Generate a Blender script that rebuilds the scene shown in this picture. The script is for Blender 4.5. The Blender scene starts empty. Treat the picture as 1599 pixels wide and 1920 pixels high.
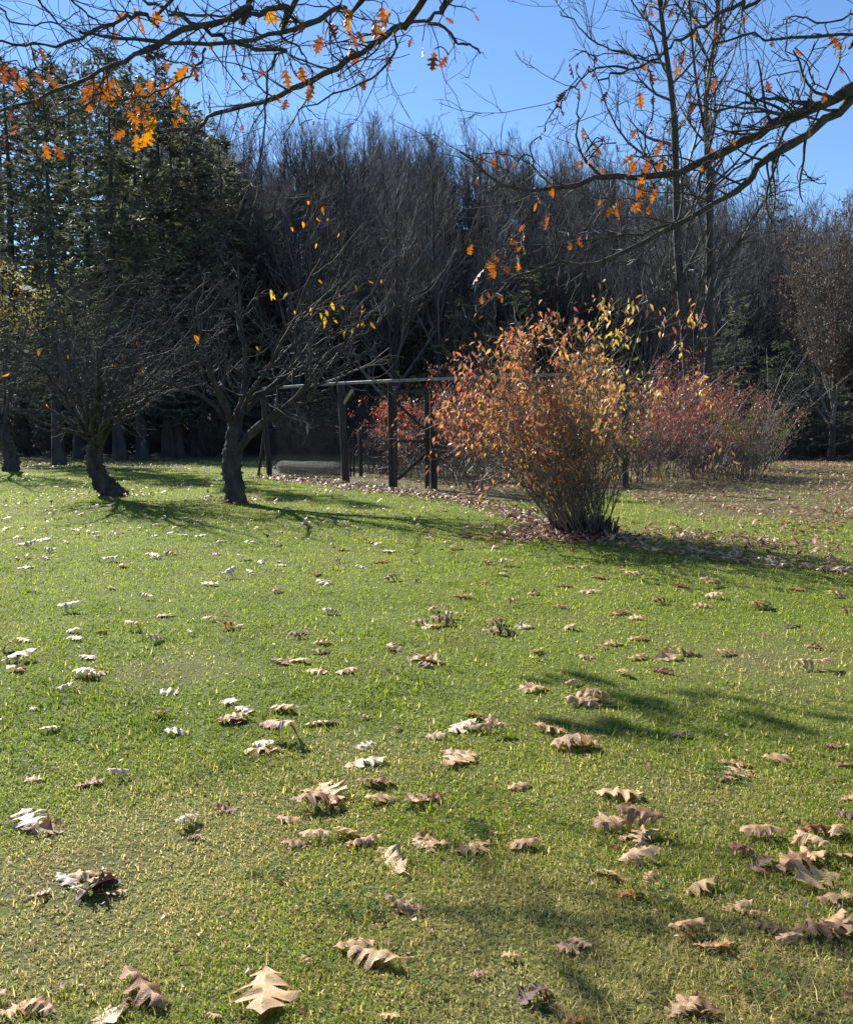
import bpy, math
import numpy as np
from mathutils import Vector, Matrix

# ------------------------------------------------------------------ camera, sky, sun, exposure
SC = bpy.context.scene
COL = SC.collection
F = 1663.0                       # focal length in photo pixels
CAM_Z = 1.5
PITCH = math.atan(169 / F)
cam_d = bpy.data.cameras.new('camera')
cam_d.sensor_fit = 'HORIZONTAL'
cam_d.sensor_width = 36
cam_d.lens = 36 * F / 1599
cam_d.clip_start, cam_d.clip_end = 0.05, 1500
cam = bpy.data.objects.new('camera', cam_d)
COL.objects.link(cam)
cam.location = (0, 0, CAM_Z)
cam.rotation_euler = (math.pi / 2 - PITCH, 0, 0)
SC.camera = cam

SUN_EL, SUN_AZ = math.radians(33), math.radians(-35)      # azimuth from +Y towards +X
world = bpy.data.worlds.new('World')
SC.world = world
world.use_nodes = True
wn = world.node_tree
wn.nodes.clear()
sky = wn.nodes.new('ShaderNodeTexSky')
sky.sky_type = 'NISHITA'
sky.sun_disc = False
sky.sun_elevation = SUN_EL
sky.sun_rotation = SUN_AZ % (2 * math.pi)
sky.altitude = 300
sky.air_density = 1.0
sky.dust_density = 0.0
sky.ozone_density = 6.5
bg = wn.nodes.new('ShaderNodeBackground')
bg.inputs['Strength'].default_value = 0.088
wo = wn.nodes.new('ShaderNodeOutputWorld')
wn.links.new(sky.outputs[0], bg.inputs[0])
wn.links.new(bg.outputs[0], wo.inputs[0])

sun_d = bpy.data.lights.new('sun', 'SUN')
sun_d.energy = 5.0
sun_d.angle = math.radians(0.5)
sun_d.color = (1.0, 0.95, 0.87)
sun = bpy.data.objects.new('sun', sun_d)
COL.objects.link(sun)
sdir = Vector((math.sin(SUN_AZ) * math.cos(SUN_EL), math.cos(SUN_AZ) * math.cos(SUN_EL), math.sin(SUN_EL)))
sun.rotation_euler = sdir.to_track_quat('Z', 'Y').to_euler()
sun.location = sdir * 60

vs = SC.view_settings
vs.view_transform = 'Standard'
vs.look = 'None'
vs.exposure = 1.05
vs.gamma = 1.0
vs.use_curve_mapping = False
SC.render.engine = 'CYCLES'
SC.cycles.max_bounces = 6
SC.cycles.transparent_max_bounces = 8

# ------------------------------------------------------------------ helpers
def ss(t):
    t = np.clip(t, 0, 1)
    return t * t * (3 - 2 * t)

def zt(x, y):
    """height of the ground"""
    x = np.asarray(x, float); y = np.asarray(y, float)
    z = 0.012 * np.sin(x * .9 + .4) * np.sin(y * .8) + .02 * np.sin(x * .31 + 1.) * np.cos(y * .23)
    z = z - 0.75 * ss((y - 25) / 30)
    hf = 1 - .62 * ss((x - 6) / 46)
    hf = hf * (1 - .25 * ss((-x - 25) / 40))
    hf = hf * (1 + .09 * np.sin(x * .13 + 1.2) + .06 * np.sin(x * .31 + y * .05))
    return z + 24 * hf * ss((y - 62) / 60)

def ray(px, py):
    u, v = (px - 799.5) / F, (960 - py) / F
    return np.array([u, math.cos(PITCH) + v * math.sin(PITCH), -math.sin(PITCH) + v * math.cos(PITCH)])

def at(px, py, d):
    r = ray(px, py)
    return np.array([0, 0, CAM_Z]) + r * d / r[1]

def ground(px, py):
    r = ray(px, py)
    s = 0.0
    d = (0 - CAM_Z) / r[2]
    for _ in range(12):
        p = np.array([0, 0, CAM_Z]) + r * d
        d = (float(zt(p[0], p[1])) - CAM_Z) / r[2]
    p = np.array([0, 0, CAM_Z]) + r * d
    p[2] = float(zt(p[0], p[1]))
    return p

def nrm(v):
    return v / np.maximum(np.linalg.norm(v, axis=-1, keepdims=True), 1e-9)

BED = None
def in_poly(c, X, Y):
    ins = np.zeros(np.shape(X), bool); j = len(c) - 1
    for i in range(len(c)):
        cond = ((c[i, 1] > Y) != (c[j, 1] > Y)) & (X < (c[j, 0] - c[i, 0]) * (Y - c[i, 1]) / (c[j, 1] - c[i, 1] + 1e-9) + c[i, 0])
        ins ^= cond; j = i
    return ins
BED = np.array([ground(*q)[:2] for q in [(497, 895), (645, 908), (740, 921), (830, 930), (1000, 945), (1175, 922), (1440, 903), (1410, 868), (520, 866)]])
FARR = np.array([ground(*q)[:2] for q in [(1175, 925), (1300, 965), (1700, 985), (1700, 852), (1440, 852), (1430, 895)]])
FARL = np.array([ground(*q)[:2] for q in [(-200, 885), (0, 884), (500, 883), (520, 866), (600, 855), (-200, 856)]])

class Geo:
    def __init__(s):
        s.V, s.Q, s.T, s.qm, s.tm, s.tint, s.uv = [], [], [], [], [], [], []
        s.n = 0
    def add(s, V, quads=None, tris=None, m=0, tint=0.5, uv=None):
        V = np.asarray(V, float).reshape(-1, 3)
        if quads is not None and len(quads):
            q = np.asarray(quads, np.int64).reshape(-1, 4) + s.n
            s.Q.append(q); s.qm.append(np.full(len(q), m))
        if tris is not None and len(tris):
            t = np.asarray(tris, np.int64).reshape(-1, 3) + s.n
            s.T.append(t); s.tm.append(np.full(len(t), m))
        s.V.append(V)
        s.tint.append(np.broadcast_to(np.asarray(tint, float), (len(V),)).copy())
        s.uv.append(np.zeros((len(V), 2)) if uv is None else np.asarray(uv, float))
        s.n += len(V)
    def mesh(s, name, mats, smooth=True, offset=None, scale_uv=None):
        V = np.concatenate(s.V)
        if offset is not None:
            V = V - np.asarray(offset, float)
        Q = np.concatenate(s.Q) if s.Q else np.zeros((0, 4), np.int64)
        T = np.concatenate(s.T) if s.T else np.zeros((0, 3), np.int64)
        me = bpy.data.meshes.new(name)
        me.vertices.add(len(V)); me.vertices.foreach_set('co', V.ravel().astype(np.float32))
        loops = np.concatenate([Q.ravel(), T.ravel()]).astype(np.int32)
        me.loops.add(len(loops)); me.loops.foreach_set('vertex_index', loops)
        st = np.concatenate([np.arange(len(Q)) * 4, len(Q) * 4 + np.arange(len(T)) * 3]).astype(np.int32)
        me.polygons.add(len(st)); me.polygons.foreach_set('loop_start', st)
        mi = np.concatenate([*(s.qm or [np.zeros(0)]), *(s.tm or [np.zeros(0)])]).astype(np.int32)
        if len(mats) > 1:
            me.polygons.foreach_set('material_index', mi)
        me.polygons.foreach_set('use_smooth', np.full(len(st), smooth))
        a = me.attributes.new('tint', 'FLOAT', 'POINT')
        a.data.foreach_set('value', np.concatenate(s.tint).astype(np.float32))
        uv = np.concatenate(s.uv)
        if np.any(uv):
            a = me.attributes.new('leafuv', 'FLOAT_VECTOR', 'POINT')
            a.data.foreach_set('vector', np.c_[uv, np.zeros(len(uv))].ravel().astype(np.float32))
        for m in mats:
            me.materials.append(m)
        me.update(calc_edges=True)
        return me

def link(name, me, parent=None, loc=None, kind=None):
    o = bpy.data.objects.new(name, me)
    COL.objects.link(o)
    if parent is not None:
        o.parent = parent
    if loc is not None:
        o.location = [float(c) for c in loc]
    if kind:
        o['kind'] = kind
    return o

def tag(o, label, cat, group=None):
    o['label'] = label
    o['category'] = cat
    if group:
        o['group'] = group
    return o

def thing(name, label, cat, loc, rz=0, group=None):
    o = link(name, None, None, loc)
    o.rotation_euler = (0, 0, rz)
    o.empty_display_size = 0.2
    return tag(o, label, cat, group)

def tubes(g, P, R, sides=3, m=0, tint=None, rng=None, cap=False):
    """P (M,N,3) centre lines, R (M,N) radii"""
    P = np.asarray(P, float); R = np.asarray(R, float)
    if P.ndim == 2:
        P, R = P[None], R[None]
    M, N, _ = P.shape
    if M == 0:
        return
    T = np.empty_like(P)
    T[:, 1:-1] = P[:, 2:] - P[:, :-2]
    T[:, 0] = P[:, 1] - P[:, 0]
    T[:, -1] = P[:, -1] - P[:, -2]
    T = nrm(T)
    ch = nrm(P[:, -1] - P[:, 0])
    ref = np.where(np.abs(ch[:, 2:3]) > .8, np.array([[1., .13, 0]]), np.array([[0.1, 0.05, 1.]]))
    U = nrm(np.cross(T, ref[:, None, :]))
    W = np.cross(T, U)
    a = np.arange(sides) * 2 * math.pi / sides
    V = P[:, :, None, :] + R[:, :, None, None] * (U[:, :, None, :] * np.cos(a)[None, None, :, None] + W[:, :, None, :] * np.sin(a)[None, None, :, None])
    idx = np.arange(M * N * sides).reshape(M, N, sides)
    i0 = idx[:, :-1]; i1 = idx[:, 1:]
    q = np.stack([i0, np.roll(i0, -1, 2), np.roll(i1, -1, 2), i1], -1).reshape(-1, 4)
    tv = .5 if tint is None else np.repeat(np.asarray(tint, float), N * sides)
    tris = None
    if cap:
        tris = [(idx[k, -1, 0], idx[k, -1, j], idx[k, -1, j + 1]) for k in range(M) for j in range(1, sides - 1)]
        tris += [(idx[k, 0, 0], idx[k, 0, j + 1], idx[k, 0, j]) for k in range(M) for j in range(1, sides - 1)]
    g.add(V.reshape(-1, 3), q, tris, m, tv)

def resample(pts, n):
    """smooth (Catmull-Rom) resampling of a centre line"""
    pts = np.asarray(pts, float)
    k = len(pts)
    t = np.linspace(0, k - 1, n)
    i = np.clip(t.astype(int), 0, k - 2)
    u = (t - i)[:, None]
    p0 = pts[np.maximum(i - 1, 0)]; p1 = pts[i]; p2 = pts[i + 1]; p3 = pts[np.minimum(i + 2, k - 1)]
    return .5 * (2 * p1 + (p2 - p0) * u + (2 * p0 - 5 * p1 + 4 * p2 - p3) * u ** 2 + (3 * p1 - p0 - 3 * p2 + p3) * u ** 3)

def kids(rng, P, R, n, t=(.2, 1), ang=(35, 60), ratio=.5, npts=5, wig=.12, up=.05, rr=.55, rmin=.004, tip=.3, lmin=.05, shape=.4, absl=None):
    """n child branches off a batch of parent centre lines"""
    M, N, _ = P.shape
    seg = np.linalg.norm(P[:, 1:] - P[:, :-1], axis=-1)
    Ln = seg.sum(1)
    par = rng.choice(M, n, p=Ln / Ln.sum())
    tt = rng.uniform(t[0], t[1], n)
    f = tt * (N - 1)
    i = np.minimum(f.astype(int), N - 2)
    u = (f - i)[:, None]
    S = P[par, i] * (1 - u) + P[par, i + 1] * u
    r0 = R[par, i] * (1 - u[:, 0]) + R[par, i + 1] * u[:, 0]
    T = nrm(P[par, i + 1] - P[par, i])
    side = nrm(np.cross(T, rng.normal(size=(n, 3))))
    a = np.radians(rng.uniform(ang[0], ang[1], n))[:, None]
    D = nrm(T * np.cos(a) + side * np.sin(a))
    L = (Ln[par] * ratio * (1 - shape * tt) if absl is None else rng.uniform(absl[0], absl[1], n)) * rng.uniform(.6, 1.25, n)
    L = np.maximum(L, lmin)
    C = np.empty((n, npts, 3)); C[:, 0] = S
    st = (L / (npts - 1))[:, None]
    for k in range(1, npts):
        D = nrm(D + wig * rng.normal(size=(n, 3)) + np.array([0, 0, up]))
        C[:, k] = C[:, k - 1] + D * st
    rb = np.maximum(r0 * rr, rmin)
    RR = rb[:, None] * np.linspace(1, tip, npts)[None]
    RR = np.maximum(RR, rmin * .7)
    return C, RR

def leaf_cards(g, C, D, Nn, L, W, m=0, tint=.5, fold=.18, droop=.15):
    """folded pointed leaves, 4 triangles each"""
    n = len(C)
    D = nrm(D); S = nrm(np.cross(D, Nn)); Nn = np.cross(S, D)
    L = np.broadcast_to(L, (n,))[:, None]; W = np.broadcast_to(W, (n,))[:, None]
    mid = C + D * L * .45
    tipp = C + D * L - Nn * L * droop
    V = np.stack([C, mid - Nn * W * fold, mid + S * W * .5, mid - S * W * .5, tipp], 1).reshape(-1, 3)
    b = np.arange(n)[:, None, None] * 5
    tr = (b + np.array([[0, 1, 2], [0, 3, 1], [2, 1, 4], [1, 3, 4]])[None]).reshape(-1, 3)
    g.add(V, None, tr, m, np.repeat(np.broadcast_to(tint, (n,)), 5))

# ------------------------------------------------------------------ materials
def ramp(nt, stops):
    r = nt.nodes.new('ShaderNodeValToRGB')
    e = r.color_ramp.elements
    while len(e) < len(stops):
        e.new(0.5)
    for k, (p, c) in enumerate(stops):
        e[k].position = p
        e[k].color = (*c, 1)
    return r

def material(name, stops, rough=.8, source='tint', scale=6., trans=0., trans_boost=1.4, bump=0., bump_scale=30., spec=.35, noise_mix=0., detail=4., stretch=None, objrand=0.):
    """colour from a per-piece attribute or from noise; optional translucency and bump"""
    m = bpy.data.materials.new(name)
    m.use_nodes = True
    nt = m.node_tree
    nt.nodes.clear()
    out = nt.nodes.new('ShaderNodeOutputMaterial')
    b = nt.nodes.new('ShaderNodeBsdfPrincipled')
    b.inputs['Roughness'].default_value = rough
    b.inputs['Specular IOR Level'].default_value = spec
    geo = nt.nodes.new('ShaderNodeNewGeometry')
    tc = nt.nodes.new('ShaderNodeTexCoord')
    nz = nt.nodes.new('ShaderNodeTexNoise')
    nz.inputs['Scale'].default_value = scale
    nz.inputs['Detail'].default_value = detail
    vec = tc.outputs['Object']
    if stretch:
        mp = nt.nodes.new('ShaderNodeMapping')
        mp.inputs['Scale'].default_value = stretch
        nt.links.new(vec, mp.inputs[0]); vec = mp.outputs[0]
    nt.links.new(vec, nz.inputs['Vector'])
    if source == 'tint':
        at_ = nt.nodes.new('ShaderNodeAttribute'); at_.attribute_name = 'tint'
        fac = at_.outputs['Fac']
        if noise_mix:
            mx = nt.nodes.new('ShaderNodeMix'); mx.inputs[0].default_value = noise_mix
            nt.links.new(fac, mx.inputs[2]); nt.links.new(nz.outputs['Fac'], mx.inputs[3])
            fac = mx.outputs[0]
    else:
        fac = nz.outputs['Fac']
    if objrand:
        oi = nt.nodes.new('ShaderNodeObjectInfo')
        ma = nt.nodes.new('ShaderNodeMath'); ma.operation = 'MULTIPLY_ADD'
        ma.inputs[1].default_value = objrand; nt.links.new(oi.outputs['Random'], ma.inputs[0])
        mb = nt.nodes.new('ShaderNodeMath'); mb.operation = 'SUBTRACT'; mb.inputs[1].default_value = objrand / 2
        nt.links.new(ma.outputs[0], mb.inputs[0])
        nt.links.new(fac, ma.inputs[2]); fac = mb.outputs[0]
    r = ramp(nt, stops)
    nt.links.new(fac, r.inputs[0])
    col = r.outputs[0]
    nt.links.new(col, b.inputs['Base Color'])
    sh = b.outputs[0]
    if bump:
        n2 = nt.nodes.new('ShaderNodeTexNoise'); n2.inputs['Scale'].default_value = bump_scale; n2.inputs['Detail'].default_value = 6
        nt.links.new(vec, n2.inputs['Vector'])
        bp = nt.nodes.new('ShaderNodeBump'); bp.inputs['Strength'].default_value = bump; bp.inputs['Distance'].default_value = .03
        nt.links.new(n2.outputs['Fac'], bp.inputs['Height']); nt.links.new(bp.outputs[0], b.inputs['Normal'])
    if trans:
        t = nt.nodes.new('ShaderNodeBsdfTranslucent')
        hs = nt.nodes.new('ShaderNodeHueSaturation'); hs.inputs['Value'].default_value = trans_boost; hs.inputs['Saturation'].default_value = 1.12
        nt.links.new(col, hs.inputs['Color']); nt.links.new(hs.outputs[0], t.inputs[0])
        mx = nt.nodes.new('ShaderNodeMixShader'); mx.inputs[0].default_value = trans
        nt.links.new(sh, mx.inputs[1]); nt.links.new(t.outputs[0], mx.inputs[2])
        sh = mx.outputs[0]
    nt.links.new(sh, out.inputs[0])
    m['_nodes'] = 1
    return m

def oak_leaf_material(name, c, c2, trans, rough, boost=1.5):
    """dry oak leaf: blotches, pale midrib and side veins that follow the leaf"""
    m = material(name, [(.3, c2), (.65, c)], rough, 'noise', 18., trans, boost, .25, 60., .5, objrand=.35)
    nt = m.node_tree
    b = next(n for n in nt.nodes if n.type == 'BSDF_PRINCIPLED')
    b.inputs['Specular IOR Level'].default_value = .3
    src = b.inputs['Base Color'].links[0].from_socket
    a = nt.nodes.new('ShaderNodeAttribute'); a.attribute_name = 'leafuv'
    sp = nt.nodes.new('ShaderNodeSeparateXYZ'); nt.links.new(a.outputs['Vector'], sp.inputs[0])
    def M(op, x, y=None, z=None):
        n = nt.nodes.new('ShaderNodeMath'); n.operation = op
        for k, v in enumerate((x, y, z)):
            if v is None: continue
            if isinstance(v, (int, float)): n.inputs[k].default_value = v
            else: nt.links.new(v, n.inputs[k])
        return n.outputs[0]
    ax = M('ABSOLUTE', sp.outputs[0])
    mid = M('LESS_THAN', ax, .012)
    fr = M('FRACT', M('MULTIPLY', M('SUBTRACT', sp.outputs[1], M('MULTIPLY', ax, .75)), 6.5))
    sv = M('LESS_THAN', M('ABSOLUTE', M('SUBTRACT', fr, .5)), .05)
    v = M('MULTIPLY', M('MAXIMUM', mid, M('MULTIPLY', sv, .55)), .5)
    mx = nt.nodes.new('ShaderNodeMix'); mx.data_type = 'RGBA'
    nt.links.new(v, mx.inputs[0]); nt.links.new(src, mx.inputs[6])
    mx.inputs[7].default_value = (min(1, c[0] * 1.5 + .05), min(1, c[1] * 1.55 + .04), min(1, c[2] * 1.5 + .03), 1)
    nt.links.new(mx.outputs[2], b.inputs['Base Color'])
    return m

M = {}
M['bark'] = material('bark', [(.3, (.022, .018, .015)), (.7, (.085, .072, .06))], .9, 'noise', 9, bump=.9, bump_scale=22, stretch=(1, 1, .35))
M['oak_bark'] = material('oak_bark', [(.3, (.03, .026, .022)), (.72, (.105, .088, .072))], .8, 'noise', 14, bump=.8, bump_scale=30)
M['twig'] = material('twig', [(.3, (.04, .033, .028)), (.7, (.12, .104, .09))], .55, 'noise', 5, spec=.35)
M['apple_twig'] = material('apple_twig', [(.3, (.045, .039, .036)), (.7, (.12, .107, .1))], .8, 'noise', 5, spec=.15)
M['far_bark'] = material('far_bark', [(.3, (.026, .022, .02)), (.7, (.075, .065, .058))], .85, 'noise', 3, bump=.6, bump_scale=8, stretch=(1, 1, .3))
M['far_twig'] = material('far_twig', [(.25, (.055, .049, .046)), (.7, (.16, .146, .138))], .75, 'noise', 1, spec=.1, objrand=.8)
M['brush_twig'] = material('brush_twig', [(.3, (.05, .04, .032)), (.7, (.12, .1, .08))], .7, 'noise', 2, objrand=.5, spec=.2)
M['needles'] = material('needles', [(0, (.042, .052, .03)), (.5, (.098, .11, .064)), (1, (.19, .19, .11))], .6, trans=.32, objrand=.25)
M['dry_needles'] = material('dry_needles', [(0, (.055, .052, .044)), (.5, (.115, .112, .088)), (1, (.2, .185, .135))], .7, trans=.32, objrand=.3)
M['dark_leaf'] = material('dark_leaf', [(0, (.012, .022, .012)), (.6, (.03, .05, .024)), (1, (.08, .09, .04))], .5, trans=.2)
M['brown_leaf'] = material('brown_leaf', [(0, (.07, .052, .04)), (.5, (.13, .092, .065)), (1, (.2, .13, .08))], .6, trans=.2)
M['bush_stem'] = material('bush_stem', [(.3, (.075, .05, .036)), (.7, (.27, .195, .14))], .5, 'noise', 4, spec=.5)
M['red_stem'] = material('red_stem', [(.3, (.07, .045, .037)), (.7, (.22, .15, .12))], .5, 'noise', 4, spec=.5)
M['bush_leaf'] = material('bush_leaf', [(0, (.26, .07, .05)), (.25, (.44, .19, .11)), (.55, (.56, .30, .13)), (.8, (.58, .42, .11)), (1, (.58, .52, .16))], .36, trans=.4, trans_boost=1.5, spec=.5)
M['red_leaf'] = material('red_leaf', [(0, (.12, .065, .052)), (.5, (.26, .13, .09)), (.7, (.4, .12, .08)), (.82, (.52, .06, .05)), (1, (.44, .27, .15))], .38, trans=.36, trans_boost=1.5, spec=.5)
M['olive_leaf'] = material('olive_leaf', [(0, (.09, .1, .025)), (.5, (.17, .18, .045)), (1, (.32, .28, .07))], .5, trans=.4, trans_boost=1.5)
M['yellow_leaf'] = material('yellow_leaf', [(0, (.4, .2, .03)), (.5, (.55, .36, .05)), (1, (.5, .42, .12))], .45, trans=.5, trans_boost=1.5, source='tint', noise_mix=.4, objrand=.5)
M['orange_leaf'] = material('orange_leaf', [(0, (.45, .12, .02)), (1, (.6, .25, .03))], .45, trans=.5, trans_boost=1.5, objrand=.5)
M['tuft_leaf'] = material('tuft_leaf', [(0, (.2, .12, .035)), (.5, (.32, .25, .06)), (1, (.36, .34, .1))], .5, trans=.4, trans_boost=1.3)
M['litter'] = material('litter', [(0, (.16, .035, .025)), (.25, (.2, .09, .045)), (.6, (.4, .23, .12)), (1, (.6, .43, .28))], .5, trans=.15, spec=.5)
M['old_backlit_wood'] = material('old_backlit_wood', [(.3, (.022, .018, .014)), (.7, (.075, .06, .047))], .85, 'noise', 12, bump=.5, bump_scale=40, stretch=(1, 1, .12))  # timber colour darkened to stand for its being backlit
M['sunlit_wood'] = material('sunlit_wood', [(.3, (.34, .28, .2)), (.7, (.5, .43, .32))], .7, 'noise', 12, bump=.3, bump_scale=40, stretch=(1, 1, .12))  # light brace timber, its sunlit brightness put into the colour
M['grey_wood'] = material('grey_wood', [(.3, (.18, .16, .14)), (.7, (.34, .31, .28))], .6, 'noise', 12, bump=.4, bump_scale=40)
M['wire'] = material('wire', [(0, (.12, .118, .118)), (1, (.2, .195, .19))], .5, spec=.5)
M['shaded_roll_wire'] = material('shaded_roll_wire', [(0, (.022, .02, .02)), (1, (.05, .047, .047))], .6, spec=.3)  # inner coils coloured darker than the outer wire, as shading inside the roll
M['wire'].node_tree.nodes['Principled BSDF'].inputs['Metallic'].default_value = .7
OAKC = {
    'p': oak_leaf_material('pale_sheen_oak_leaf', (.70, .55, .40), (.54, .39, .26), .12, .42),  # pale undersides, with white sun sheen put into the colour as well
    't': oak_leaf_material('tan_oak_leaf', (.58, .37, .19), (.42, .245, .115), .18, .46),
    'b': oak_leaf_material('brown_oak_leaf', (.37, .20, .095), (.23, .115, .055), .18, .5),
    'r': oak_leaf_material('red_brown_oak_leaf', (.27, .09, .045), (.15, .05, .03), .25, .42),
    'o': oak_leaf_material('orange_oak_leaf', (.50, .18, .04), (.34, .11, .03), .30, .45),
    'd': oak_leaf_material('dark_oak_leaf', (.13, .075, .055), (.07, .04, .032), .12, .45),
    'O': oak_leaf_material('hanging_orange_leaf', (.44, .16, .042), (.26, .08, .027), .42, .45, 1.35),
    'Y': oak_leaf_material('hanging_yellow_leaf', (.55, .27, .05), (.42, .17, .035), .45, .45, 1.4),
    'R': oak_leaf_material('hanging_russet_leaf', (.32, .11, .045), (.18, .06, .032), .38, .45, 1.35),
}
CNAME = {'p': 'pale tan', 't': 'tan', 'b': 'brown', 'r': 'red-brown', 'o': 'orange', 'd': 'dark brown'}

# ------------------------------------------------------------------ ground
SOIL = [ground(110, 1760), ground(60, 1700), ground(960, 1900), ground(430, 1530), ground(950, 1750), ground(1235, 1490), ground(350, 1250), ground(1440, 1240), ground(700, 1420), ground(1480, 1890), ground(240, 1620)]      # thin, worn spots in the lawn
WARM = ground(1500, 1260)                                             # yellow-brown dry patch

def ground_material():
    m = bpy.data.materials.new('lawn_ground'); m.use_nodes = True
    nt = m.node_tree
    b = nt.nodes['Principled BSDF']; b.inputs['Roughness'].default_value = .9; b.inputs['Specular IOR Level'].default_value = .15
    geo = nt.nodes.new('ShaderNodeNewGeometry')
    def noise(sc, det=5):
        n = nt.nodes.new('ShaderNodeTexNoise'); n.inputs['Scale'].default_value = sc; n.inputs['Detail'].default_value = det
        nt.links.new(geo.outputs['Position'], n.inputs['Vector']); return n.outputs['Fac']
    def mix(f, a, c):
        n = nt.nodes.new('ShaderNodeMix'); n.data_type = 'RGBA'
        for k, v in ((0, f), (6, a), (7, c)):
            if isinstance(v, tuple): n.inputs[k].default_value = (*v, 1)
            elif isinstance(v, float): n.inputs[k].default_value = v
            else: nt.links.new(v, n.inputs[k])
        return n.outputs[2]
    fine = ramp(nt, [(.3, (.045, .06, .014)), (.5, (.12, .16, .024)), (.72, (.2, .22, .05))]); nt.links.new(noise(45, 6), fine.inputs[0])
    brown = ramp(nt, [(.3, (.06, .043, .025)), (.6, (.14, .105, .062)), (.8, (.24, .19, .12))]); nt.links.new(noise(60, 6), brown.inputs[0])
    patch = ramp(nt, [(.5, (0, 0, 0)), (.72, (.6, .6, .6))]); nt.links.new(noise(1.3, 4), patch.inputs[0])
    at_ = nt.nodes.new('ShaderNodeAttribute'); at_.attribute_name = 'tint'       # forest floor / worn soil weight
    c = mix(patch.outputs[0], fine.outputs[0], brown.outputs[0])
    c = mix(at_.outputs['Fac'], c, brown.outputs[0])
    nt.links.new(c, b.inputs['Base Color'])
    bp = nt.nodes.new('ShaderNodeBump'); bp.inputs['Strength'].default_value = .6; bp.inputs['Distance'].default_value = .03
    nt.links.new(noise(90, 8), bp.inputs['Height']); nt.links.new(bp.outputs[0], b.inputs['Normal'])
    return m

def sheet(name, ys, mat, wfun):
    xs = np.concatenate([np.linspace(-180, -32, 30)[:-1], np.linspace(-32, 32, 129), np.linspace(32, 180, 30)[1:]])
    X, Y = np.meshgrid(xs, ys)
    V = np.stack([X, Y, zt(X, Y)], -1).reshape(-1, 3)
    nx, ny = len(xs), len(ys)
    i = np.arange((ny - 1) * nx).reshape(ny - 1, nx)[:, :-1].ravel()
    g = Geo()
    g.add(V, np.stack([i, i + 1, i + 1 + nx, i + nx], -1), tint=wfun(V))
    o = link(name, g.mesh(name, [mat]), kind='structure')
    return o

def lawn_weight(V):
    w = np.zeros(len(V))
    for p in SOIL:
        w = np.maximum(w, .4 * np.exp(-((V[:, 0] - p[0]) ** 2 + (V[:, 1] - p[1]) ** 2) / .12))
    w = np.maximum(w, ss((V[:, 1] - 50) / 8) * .8)
    w = np.maximum(w, in_poly(BED, V[:, 0], V[:, 1]) * .85)
    w = np.maximum(w, in_poly(FARR, V[:, 0], V[:, 1]) * .75)
    w = np.maximum(w, in_poly(FARL, V[:, 0], V[:, 1]) * .55)
    return w
GM = ground_material()
ys_l = np.concatenate([np.linspace(-40, 0, 20)[:-1], np.linspace(0, 12, 81)[:-1], np.linspace(12, 60, 90)])
sheet('lawn', ys_l, GM, lawn_weight)
FM = material('forest_floor', [(.3, (.02, .016, .012)), (.6, (.055, .041, .03)), (.8, (.1, .07, .05))], .9, 'noise', 2.5, bump=.7, bump_scale=4, detail=8)
sheet('hillside', np.concatenate([np.linspace(60, 135, 60), np.linspace(135, 300, 20)[1:]]), FM, lambda V: np.ones(len(V)))

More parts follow.
